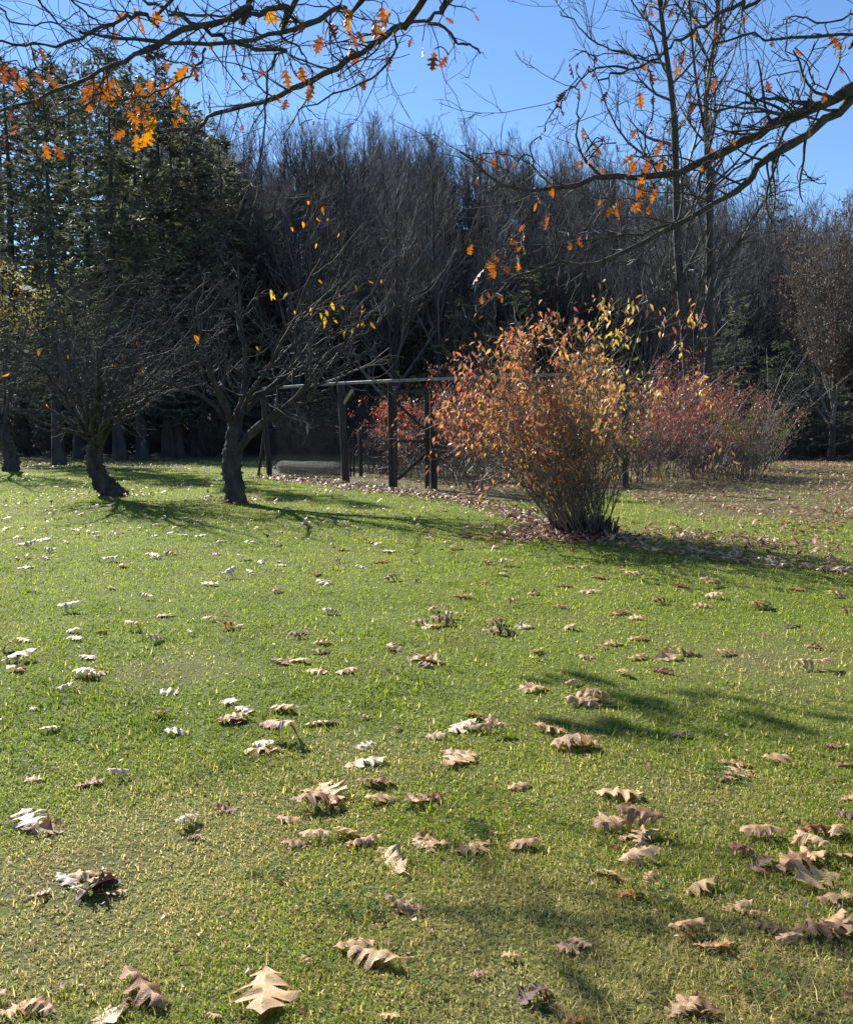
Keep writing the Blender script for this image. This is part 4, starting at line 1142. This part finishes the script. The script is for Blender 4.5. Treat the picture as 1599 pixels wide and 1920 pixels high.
def fallen_leaves():
    rng = np.random.default_rng(99)
    L = []
    for e in LEAVES.replace('\n', '').split(';'):
        a = e.split()
        L.append((float(a[0]), float(a[1]), float(a[2]), a[3]))
    big = [q for q in L if q[2] > 40]
    for _ in range(46):                                        # leaves that lie against another one
        q = big[int(rng.integers(len(big)))]
        L.append((q[0] + rng.uniform(-.75, .75) * q[2], q[1] + rng.uniform(-.3, .3) * q[2], q[2] * rng.uniform(.6, 1.), str(rng.choice(list('tttb')))))
    while len(L) < 318:                                        # smaller ones farther up the lawn
        px = rng.uniform(0, 1599); py = 945 + 130 * rng.uniform(0, 1) ** 1.2
        if px > 1000 and py < 1030: continue
        if any(abs(px - q[0]) < 16 and abs(py - q[1]) < 7 for q in L): continue
        L.append((px, py, rng.uniform(12, 22), str(rng.choice(list('pptbr')))))
    recs = []
    for px, py, w, c in L:
        p = ground(px, py)
        dist = math.hypot(p[1], CAM_Z)
        recs.append([px, py, w, c, p, float(np.clip(w * dist / F * 1.16 * rng.uniform(.92, 1.1), .06, .215))])
    groups = {}
    for i, r in enumerate(recs):
        b = next(t for lim_, t in BANDS if r[0] < lim_)
        groups.setdefault((r[3], b), []).append(i)
    lab = {}
    for (c, b), ids in groups.items():
        ids.sort(key=lambda i: -recs[i][1])
        for k, i in enumerate(ids):
            lab[i] = ('only ' if len(ids) == 1 else ORD[min(k, 19)] + ' ') + f'{CNAME[c]} oak leaf on lawn {b}'
    for i, (px, py, w, c, p, s) in enumerate(recs):
        k = int(rng.integers(len(MODES)))
        yaw = rng.choice([-1, 1]) * rng.normal(1.57, .55)
        tilt = (rng.normal(0, .16), rng.normal(0, .16))
        if i == 0: k, yaw, tilt, s = 3, math.pi + .12, (.12, 0), .235
        if c == 'd' and py > 1600: k, tilt = 8, (rng.normal(0, .4), rng.normal(0, .4))
        o = link('oak_leaf', leaf_mesh(k, c), None, (p[0], p[1], p[2] - _geo[k][1] * s * .85 + rng.uniform(.002, .012)))
        o.rotation_euler = (tilt[0], tilt[1], yaw)
        o.scale = (s, s, s * rng.uniform(1.1, 1.6))
        tag(o, lab[i], 'fallen leaf', 'fallen oak leaves on the lawn')
fallen_leaves()

# leaf litter too dense to count
def litter():
    rng = np.random.default_rng(17)
    pts = []
    line = np.array([ground(*q)[:2] for q in [(486, 894), (560, 903), (650, 913), (750, 926), (830, 935), (930, 955), (1045, 998)]])
    seg = np.linalg.norm(np.diff(line, axis=0), axis=1); cum = np.r_[0, np.cumsum(seg)]
    n = 2600
    s = rng.uniform(0, cum[-1], n)
    P = np.stack([np.interp(s, cum, line[:, k]) for k in (0, 1)], -1)
    P += np.stack([rng.normal(0, .2, n), rng.normal(.12, .35, n)], -1)
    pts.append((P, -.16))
    def poly(corners, n, shift=0., clump=0):
        c = np.array([ground(*q)[:2] for q in corners])
        lo, hi = c.min(0), c.max(0)
        out = []
        tot = 0
        while tot < n:
            Q = rng.uniform(lo, hi, (n * 3, 2))
            ins = np.zeros(len(Q), bool); j = len(c) - 1
            for i in range(len(c)):
                cond = ((c[i, 1] > Q[:, 1]) != (c[j, 1] > Q[:, 1])) & (Q[:, 0] < (c[j, 0] - c[i, 0]) * (Q[:, 1] - c[i, 1]) / (c[j, 1] - c[i, 1] + 1e-9) + c[i, 0])
                ins ^= cond; j = i
            if clump:
                ins &= rng.uniform(size=len(Q)) < .35 + .65 * (np.sin(Q[:, 0] * 1.7 + np.sin(Q[:, 1] * 1.3)) * np.sin(Q[:, 1] * 1.1 + 1) > 0)
            out.append(Q[ins]); tot += ins.sum()
        return np.concatenate(out)[:n]
    pts.append((poly([(505, 892), (650, 908), (820, 925), (1000, 950), (1175, 918), (1440, 900), (1400, 868), (520, 866)], 6200), 0.))
    pts.append((poly([(1150, 925), (1300, 975), (1640, 1030), (1640, 852), (1440, 852), (1430, 895)], 9800, clump=1), .0))
    pts.append((poly([(0, 880), (500, 880), (520, 866), (560, 858), (-20, 858)], 3000), -.05))
    pts.append((poly([(860, 990), (1150, 1030), (1640, 1090), (1640, 1030), (1180, 985)], 1000, clump=1), .05))
    b = ground(1050, 1008)[:2]
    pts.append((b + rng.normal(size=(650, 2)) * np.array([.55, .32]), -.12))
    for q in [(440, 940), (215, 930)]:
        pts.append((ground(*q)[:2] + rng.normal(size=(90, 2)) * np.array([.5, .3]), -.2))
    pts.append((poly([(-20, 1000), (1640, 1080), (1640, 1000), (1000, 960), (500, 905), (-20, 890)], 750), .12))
    g = Geo()
    ang = np.arange(8) / 10 * 2 * math.pi
    rad0 = np.where(np.arange(8) % 2 == 0, 1., .52)
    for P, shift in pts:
        n = len(P)
        L = rng.uniform(.035, .078, n)
        yaw = rng.uniform(0, 6.28, n)
        ex = rng.uniform(.55, .8, n)
        rr = rad0[None] * rng.uniform(.75, 1.15, (n, 8))
        lx = np.cos(ang)[None] * rr; ly = np.sin(ang)[None] * rr * ex[:, None]
        bend = rng.uniform(-.3, .9, n)[:, None]
        lz = -bend * ly ** 2 - rng.uniform(-.2, .4, n)[:, None] * lx ** 2 + rng.normal(0, .08, (n, 8)) + rng.normal(0, .3, n)[:, None] * lx
        lz0 = lz.min(1)
        X = P[:, :1] + (lx * np.cos(yaw)[:, None] - ly * np.sin(yaw)[:, None]) * L[:, None]
        Y = P[:, 1:] + (lx * np.sin(yaw)[:, None] + ly * np.cos(yaw)[:, None]) * L[:, None]
        base = zt(P[:, 0], P[:, 1]) + rng.uniform(.006, .04, n)
        Zz = base[:, None] + (lz - lz0[:, None]) * L[:, None]
        ring = np.stack([X, Y, Zz], -1)
        cen = np.stack([P[:, 0], P[:, 1], base - lz0 * L], -1)[:, None]
        V = np.concatenate([cen, ring], 1).reshape(-1, 3)
        b_ = np.arange(n)[:, None, None] * 9
        tri = np.array([[0, 1 + k, 1 + (k + 1) % 8] for k in range(8)])
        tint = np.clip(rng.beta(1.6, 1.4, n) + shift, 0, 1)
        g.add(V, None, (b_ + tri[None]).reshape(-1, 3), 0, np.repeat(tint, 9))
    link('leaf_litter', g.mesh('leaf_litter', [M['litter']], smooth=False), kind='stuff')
litter()

def clover():
    rng = np.random.default_rng(63)
    g = Geo()
    spots = [(1340, 1450), (1355, 1462), (610, 1705), (700, 1700), (505, 1640), (1430, 1860), (1100, 1640), (905, 1560), (1230, 1690), (780, 1850)]
    for px, py in spots:
        c = ground(px, py)
        m_ = int(rng.integers(14, 40))
        P = c[:2] + rng.normal(0, .045, (m_, 2))
        h = rng.uniform(.018, .04, m_)
        C = np.c_[P, zt(P[:, 0], P[:, 1]) + h]
        a0 = rng.uniform(0, 6.28, m_)
        for k in range(3):
            a = a0 + k * 2.094
            D = np.stack([np.cos(a), np.sin(a), rng.normal(.1, .2, m_)], -1)
            leaf_cards(g, C, D, np.array([0, 0, 1.]) + rng.normal(0, .2, (m_, 3)), rng.uniform(.009, .016, m_), rng.uniform(.009, .014, m_), 0, rng.uniform(0, 1, m_), .1, .1)
    mt = material('clover_leaf', [(0, (.06, .13, .03)), (1, (.13, .2, .07))], .7, trans=.4, spec=.1)
    link('clover', g.mesh('clover', [mt], smooth=False), kind='stuff')
    # crumbs of leaf and straw between the blades
    g = Geo()
    n = 2600
    d = rng.uniform(1.3, 3.1, n) ** 2
    x = rng.uniform(-.52, .52, n) * d
    C = np.stack([x, d, zt(x, d) + rng.uniform(.004, .022, n)], -1)
    D = rng.normal(size=(n, 3)) * np.array([1, 1, .25])
    L = rng.uniform(.008, .03, n)
    leaf_cards(g, C, D, np.array([0, 0, 1.]) + rng.normal(0, .5, (n, 3)), L, L * rng.uniform(.12, .7, n), 0, rng.uniform(.1, 1, n), .2, .2)
    link('leaf_crumbs', g.mesh('leaf_crumbs', [M['litter']], smooth=False), kind='stuff')
clover()

# ------------------------------------------------------------------ the oak overhead
HANG = '''332 14 20 O;287 25 25 O;259 38 28 O;234 26 20 O;212 55 22 R;72 92 25 R;355 130 35 O;360 100 22 R;309 114 20 O;175 165 45 O;216 150 25 O;207 178 20 Y;241 178 32 O;260 175 26 O;291 170 26 O;319 155 22 O;336 177 30 Y;252 220 32 O;270 215 22 O;290 222 38 Y;331 222 14 O;81 270 32 O;64 170 28 O;89 145 25 O;35 140 28 R;14 212 25 R;32 237 18 R;15 125 30 R;62 140 22 R;
500 12 30 Y;556 33 36 Y;570 44 22 O;644 19 20 O;656 33 25 Y;650 60 25 O;673 22 18 O;614 50 30 R;716 16 35 O;734 25 28 Y;564 128 30 O;487 127 15 R;453 140 18 R;537 189 22 O;475 220 20 R;453 234 12 R;580 162 25 R;516 181 15 R;586 227 12 R;562 239 14 R;656 91 24 R;676 109 22 R;665 73 15 R;625 164 12 Y;651 148 15 R;684 150 22 R;723 106 18 R;737 103 18 R;772 73 14 R;814 100 28 R;840 108 20 R;833 36 18 R;889 27 15 R;433 87 20 O;406 78 20 O;497 28 18 O;633 134 14 O;
1296 34 15 Y;1301 56 15 O;1217 17 15 R;1232 22 18 R;1200 20 15 R;1217 56 14 R;1262 17 20 R;1292 6 18 R;1399 30 15 R;1326 47 14 R;1358 80 18 R;1343 67 12 R;1477 34 14 R;1552 73 40 O;1449 75 16 Y;1472 101 20 Y;1490 95 20 O;1575 92 16 O;1595 20 12 R;1283 101 25 R;1277 125 20 O;1264 110 14 R;1138 97 14 R;1114 105 12 R;1159 105 15 R;1067 122 28 R;1084 120 10 R;1116 135 12 R;1090 153 20 R;1058 176 20 R;1047 195 12 R;1052 208 15 R;1084 170 12 R;1140 174 20 R;1198 122 18 O;1215 133 30 R;1198 176 32 O;1225 180 14 R;1206 92 10 R;1180 103 10 R;1343 150 25 R;1288 178 18 R;1300 193 25 O;1333 202 18 Y;1288 225 16 R;1221 232 22 O;1193 245 20 O;1436 154 20 R;1462 144 14 R;1505 140 15 R;1535 142 25 R;1520 167 20 R;1550 174 20 R;1573 127 14 R;1517 240 18 Y;1535 234 14 R;1374 264 14 R;1331 279 14 O;1243 270 28 O;1013 258 12 R;1022 236 12 R;1092 245 22 R;1107 272 25 R;1131 258 10 R;1135 270 12 R;1155 273 16 R;1120 283 10 R;1090 305 18 O;1107 300 20 O;1122 318 16 O;1187 300 35 O;1215 303 35 O;1225 296 25 O;1213 333 30 O;1206 354 30 O;1221 348 20 O;1197 380 22 O;1206 382 20 O;1247 300 20 O;1255 313 16 O;1316 311 14 O;1337 303 10 O;1036 345 22 O;1041 365 12 O;1007 382 15 O;1154 390 22 O;1127 375 12 O;918 299 20 O;936 289 12 R;970 306 12 R;1000 306 10 R;897 333 14 O;1030 411 24 O;981 434 20 O;959 449 16 O;978 466 16 R;972 483 18 O;886 460 18 O;910 509 35 O;923 498 25 O;948 501 16 R;1081 451 20 O;1068 455 14 O;1156 389 20 O;914 548 16 O;931 554 15 O'''
def oak():
    rng = np.random.default_rng(41)
    base = np.array([4.8, -1.2, float(zt(4.8, -1.2))])
    o = thing('oak_tree', 'large oak whose leafy limbs hang over the lawn from above', 'tree', base)
    tr = resample([base + np.array([0, 0, -.3]), base + np.array([.05, 0, 2]), base + np.array([-.05, .1, 4.2]), base + np.array([.1, .1, 7]), base + np.array([.3, 0, 10]), base + np.array([.2, .1, 14])], 20)
    g = Geo(); R = np.linspace(.42, .1, 20); R[0] = .6; tubes(g, tr, R, 14)
    link('trunk', g.mesh('trunk', [M['bark']], offset=base), o)
    DL, DR = 9.8, 8.0
    hl = base + np.array([-.05, .2, 5.2]); hr = base + np.array([0, .2, 4.0])
    def path(px, d0, d1_, pre=()):
        n = len(px)
        return [*pre, *[at(a, b, d0 + (d1_ - d0) * k / (n - 1)) for k, (a, b) in enumerate(px)]]
    # centre lines in the photo, (width in photo px at start, at end)
    specs = [
        ('L1', path([(800, -10), (745, 45), (690, 90), (620, 130), (540, 170), (480, 193), (400, 213), (370, 238), (310, 243)], 9.6, 11.2, (hl, np.array([2.2, 4.4, 6.9]))), 14, 5, 2),
        ('L2', path([(478, -25), (465, 15), (430, 32), (370, 50), (300, 75), (268, 95), (230, 115), (170, 145), (90, 178), (0, 205), (-60, 225)], 9.2, 7.5, (hl + np.array([0, 0, .5]), np.array([.9, 4.6, 7.3]))), 15, 4, 2),
        ('L3', path([(690, -25), (640, 5), (590, 38), (520, 62), (430, 80), (350, 78), (250, 74), (170, 62), (150, 58)], 9.2, 8.0, (hl + np.array([0, 0, .25]), np.array([1.7, 4.5, 7.0]))), 10, 5, 2),
        ('L3b', path([(560, -15), (540, 8), (500, 18), (460, 30), (425, 36)], 9.2, 8.9, (hl + np.array([0, 0, .6]), np.array([1.4, 4.2, 7.4]))), 11, 8, 2),
        ('L4', path([(330, 24), (372, 45), (400, 62), (440, 78), (480, 92), (538, 94)], 8.7, 8.9), 8, 7, 0),
        ('L4b', path([(538, 94), (510, 112), (500, 160), (497, 210), (490, 280), (465, 365), (440, 415)], 8.9, 8.8), 5, 2.5, 0),
        ('L5', path([(800, 38), (748, 52), (740, 90), (728, 118), (700, 142), (660, 160), (600, 190), (560, 205)], 9.4, 9.4), 6, 2.5, 0),
        ('L6', path([(870, -30), (838, 0), (822, 22), (800, 38), (836, 52), (856, 84), (882, 82), (900, 100)], 9.4, 9.3, (hl + np.array([.1, 0, 0]), np.array([2.8, 4.2, 6.6]))), 9, 3, 2),
        ('L7', path([(330, -30), (262, 18), (235, 32), (190, 55), (150, 72), (120, 84), (60, 84), (0, 80), (-50, 78)], 9.0, 7.2, (hl + np.array([0, 0, .9]), np.array([.5, 4.8, 7.6]))), 8, 4, 2),
        ('L8', path([(200, 128), (190, 160), (170, 190), (95, 225), (60, 190), (0, 110)], 7.9, 7.5), 5, 2.5, 0),
        ('L9', path([(385, 90), (372, 120), (340, 150), (270, 180), (200, 190)], 8.4, 8.0), 5, 2.5, 0),
        ('L10', path([(60, -20), (90, 20), (125, 60), (170, 100), (200, 140)], 8.0, 8.0), 4, 2, 0),
        ('L11', path([(110, -25), (150, 10), (180, 40), (230, 70), (290, 110)], 8.2, 8.3), 4, 2, 0),
        ('L12', path([(-20, -10), (10, 30), (60, 50), (110, 40), (150, 20)], 7.4, 7.5), 4, 2, 0),
        ('L13', path([(240, -20), (290, 8), (330, 24), (400, 30), (470, 30)], 9.0, 8.9), 6, 4, 0),
        ('L14', path([(520, 62), (560, 90), (575, 120), (590, 150)], 8.9, 9.2), 4, 2, 0),
        ('R1', path([(1640, 140), (1599, 165), (1560, 187), (1500, 214), (1440, 240), (1400, 260), (1350, 290), (1300, 311), (1250, 325), (1180, 333), (1120, 331), (1060, 345), (1000, 353), (950, 345), (900, 312), (862, 284)], 7.4, 8.4, (hr, np.array([4.6, 2.6, 4.25]), np.array([4.15, 5.2, 4.4]))), 23, 3, 3),
        ('R2', path([(1630, 140), (1599, 188), (1560, 216), (1510, 255), (1450, 291), (1412, 325), (1395, 347), (1330, 385), (1270, 420), (1220, 445), (1150, 482), (1090, 495), (1040, 490), (990, 512), (940, 530)], 7.5, 8.2, (hr + np.array([0, 0, .2]), np.array([4.7, 2.8, 4.5]), np.array([4.2, 5.4, 4.5]))), 18, 3.5, 3),
        ('R3', path([(1530, 197), (1480, 190), (1440, 183), (1400, 196), (1340, 204), (1290, 190)], 7.6, 8.), 8, 3, 0),
        ('R4', path([(1640, 56), (1599, 63), (1500, 69), (1440, 76), (1395, 62), (1340, 80)], 7.4, 7.9, (hr + np.array([0, 0, 1.2]), np.array([4.4, 4., 5.3]))), 7, 3, 2),
        ('R5', path([(1460, -40), (1395, 0), (1340, 30), (1290, 62), (1255, 92), (1215, 118), (1170, 132), (1120, 150)], 7.8, 8.2, (hr + np.array([0, 0, 1.6]), np.array([4.3, 4., 6.2]))), 8, 3, 2),
        ('R6', path([(1125, 331), (1095, 292), (1081, 250), (1084, 205), (1082, 180)], 8.1, 8.1), 6, 2.5, 0),
        ('R7', path([(1395, 345), (1420, 310), (1440, 300), (1470, 292)], 7.8, 7.7), 6, 3, 0),
        ('R8', path([(1440, 270), (1400, 300), (1360, 330), (1310, 380), (1250, 430)], 7.8, 8.), 5, 2.5, 0),
        ('R9', path([(1270, 420), (1180, 440), (1090, 450), (1000, 470), (930, 500)], 8., 8.2), 5, 2.5, 0),
        ('R10', path([(1420, 200), (1405, 180), (1408, 165)], 7.8, 7.8), 5, 4, 0),
        ('R11', path([(1380, -30), (1370, 20), (1340, 70), (1310, 150), (1250, 230)], 8., 8.1), 4, 2, 0),
        ('R12', path([(1245, 100), (1200, 105), (1140, 90), (1090, 60), (1050, 20)], 8.1, 8.2), 4, 2, 0),
        ('R13', path([(1180, 130), (1130, 125), (1100, 140), (1070, 170), (1050, 200)], 8.2, 8.2), 4, 2, 0),
        ('R14', path([(1640, 20), (1560, 40), (1490, 30), (1450, 50)], 7.5, 7.8), 4, 2, 0),
    ]
    LP, LR = [], []
    for nm, pts, w0, w1, pre in specs:
        P = resample(pts, 30 if len(pts) > 8 else 16)
        n = len(P)
        jit = rng.normal(0, .012, (n, 3)); jit[0] = jit[-1] = 0
        P = P + jit
        dd = P[:, 1]
        k = np.linspace(0, 1, n)
        start = pre / (len(pts) - 1)
        wpx = np.interp(k, [start, 1], [w0, w1])
        Rr = wpx / 2 * np.maximum(dd, 7.) / F
        if pre:
            Rr = np.where(k < start, np.interp(k, [0, start], [Rr[-1] * 0 + .16, w0 / 2 * 9 / F]), Rr)
        Rr = Rr * (1 + .09 * rng.normal(size=n))
        g = Geo(); tubes(g, P, Rr, 8 if w0 > 8 else 5)
        link('limb', g.mesh('limb', [M['oak_bark']], offset=base), o)
        vis = k >= start
        LP.append(resample(P[vis], 20)); LR.append(np.interp(np.linspace(0, 1, 20), np.linspace(0, 1, vis.sum()), Rr[vis]))
    # two more limbs carrying the crown above and behind the camera
    for e in [(9, 2, 9), (7, -6, 9.5), (1.5, -6, 9), (5, 4.5, 12)]:
        s0 = tr[11]
        P = resample([s0, s0 * .6 + np.array(e) * .4 + np.array([0, 0, .5]), np.array(e)], 10)
        g = Geo(); tubes(g, P, np.linspace(.14, .03, 10), 7)
        link('limb', g.mesh('limb', [M['oak_bark']], offset=base), o)
    LP = np.array(LP); LR = np.array(LR)
    g = Geo()
    # every hanging leaf is carried by a twig from the nearest wood
    lv = []
    allp = LP.reshape(-1, 3); npd = allp[:, 1]; npx = allp[:, 0] / npd * F + 800; npy = 791 - (allp[:, 2] - CAM_Z) / npd * F
    for e in HANG.replace('\n', '').split(';'):
        a = e.split(); px, py, w = float(a[0]), float(a[1]), float(a[2])
        d = npd[np.argmin((npx - px) ** 2 + (npy - py) ** 2)]
        tail = 140 < px < 352 and 118 < py < 250          # leafy end of the long limb; leaves multiplied here to shade the lawn
        if tail: d = 11.2
        m_ = 4 if tail else (2 if (w >= 25 and px < 900) or (px > 850 and py > 280 and w > 14) else 1)
        for q_ in range(m_):
            j_ = rng.normal(0, w * .45, 2) if q_ else (0, 0)
            p = at(px + j_[0], py + j_[1] - w * .3, d + rng.normal(0, .25))
            lv.append((p, w * (1.1 if px < 850 else 1.0) * min(d, 10.5) / F * (rng.uniform(.7, 1) if q_ else 1), a[3]))
    nodes = LP.reshape(-1, 3).copy(); nr = LR.reshape(-1).copy()
    todo = list(range(len(lv)))
    LPp = np.array([l[0] for l in lv])
    dist = np.linalg.norm(LPp[:, None] - nodes[None], axis=-1)
    best = dist.min(1); arg = dist.argmin(1)
    TW, TR = [], []
    while todo:
        i = min(todo, key=lambda q: best[q]); todo.remove(i)
        s = nodes[arg[i]]; e = lv[i][0]
        L = np.linalg.norm(e - s)
        mid = (s + e) / 2 + np.array([0, 0, .16 * L]) + rng.normal(0, .09 * L, 3)
        P = resample([s, s * .55 + mid * .45 + rng.normal(0, .05 * L, 3), mid, e], 7)
        r = np.linspace(.009 if L > .25 else .0065, .0045, 7)
        TW.append(P); TR.append(r)
        new = P[1:]
        nn = np.linalg.norm(LPp[:, None] - new[None], axis=-1)
        nb_ = nn.min(1); upd = nb_ < best
        best = np.where(upd, nb_, best); arg = np.where(upd, len(nodes) + nn.argmin(1), arg)
        nodes = np.concatenate([nodes, new])
    TW = np.array(TW); TR = np.array(TR)
    tubes(g, TW, TR, 4)
    A, RA = kids(rng, LP, LR, 340, (.05, 1), (30, 75), .16, 7, .16, .03, .35, .004, .45, lmin=.2, absl=(.25, 1.1))
    B, RB = kids(rng, np.concatenate([A, TW]), np.concatenate([RA, TR]), 1100, (.2, 1), (30, 70), .45, 5, .18, .03, .7, .0028, .7, lmin=.08)
    C, RC = kids(rng, B, RB, 900, (.3, 1), (30, 70), .5, 3, .15, .02, .8, .0024, .9, lmin=.04)
    # keep side twigs that belong to the overhanging limbs
    tubes(g, A, RA, 4); tubes(g, B, RB, 3); tubes(g, C, RC, 3)
    link('twig_crown', g.mesh('twig_crown', [M['oak_bark']], offset=base), o, kind='stuff')
    print('oak leaves', len(lv))
    for p, s, c in lv:
        k = int(rng.choice([0, 1, 2, 3, 4, 6, 8]))
        lf = link('leaf', leaf_mesh(k, c), o)
        D = np.array([rng.normal(0, .55), rng.normal(0, .45), -1.])
        up_ = (rng.normal(0, .8), -1. + rng.normal(0, .5), rng.normal(0, .3))
        s *= rng.uniform(.95, 1.15)
        Dn = nrm(D)
        orient(lf, Dn, up_, p - base + Dn * s * .55, s)
oak()
print('objects', len(bpy.data.objects), 'bare', count, 'tris', sum(len(m.loops) - 2 * len(m.polygons) for m in bpy.data.meshes))
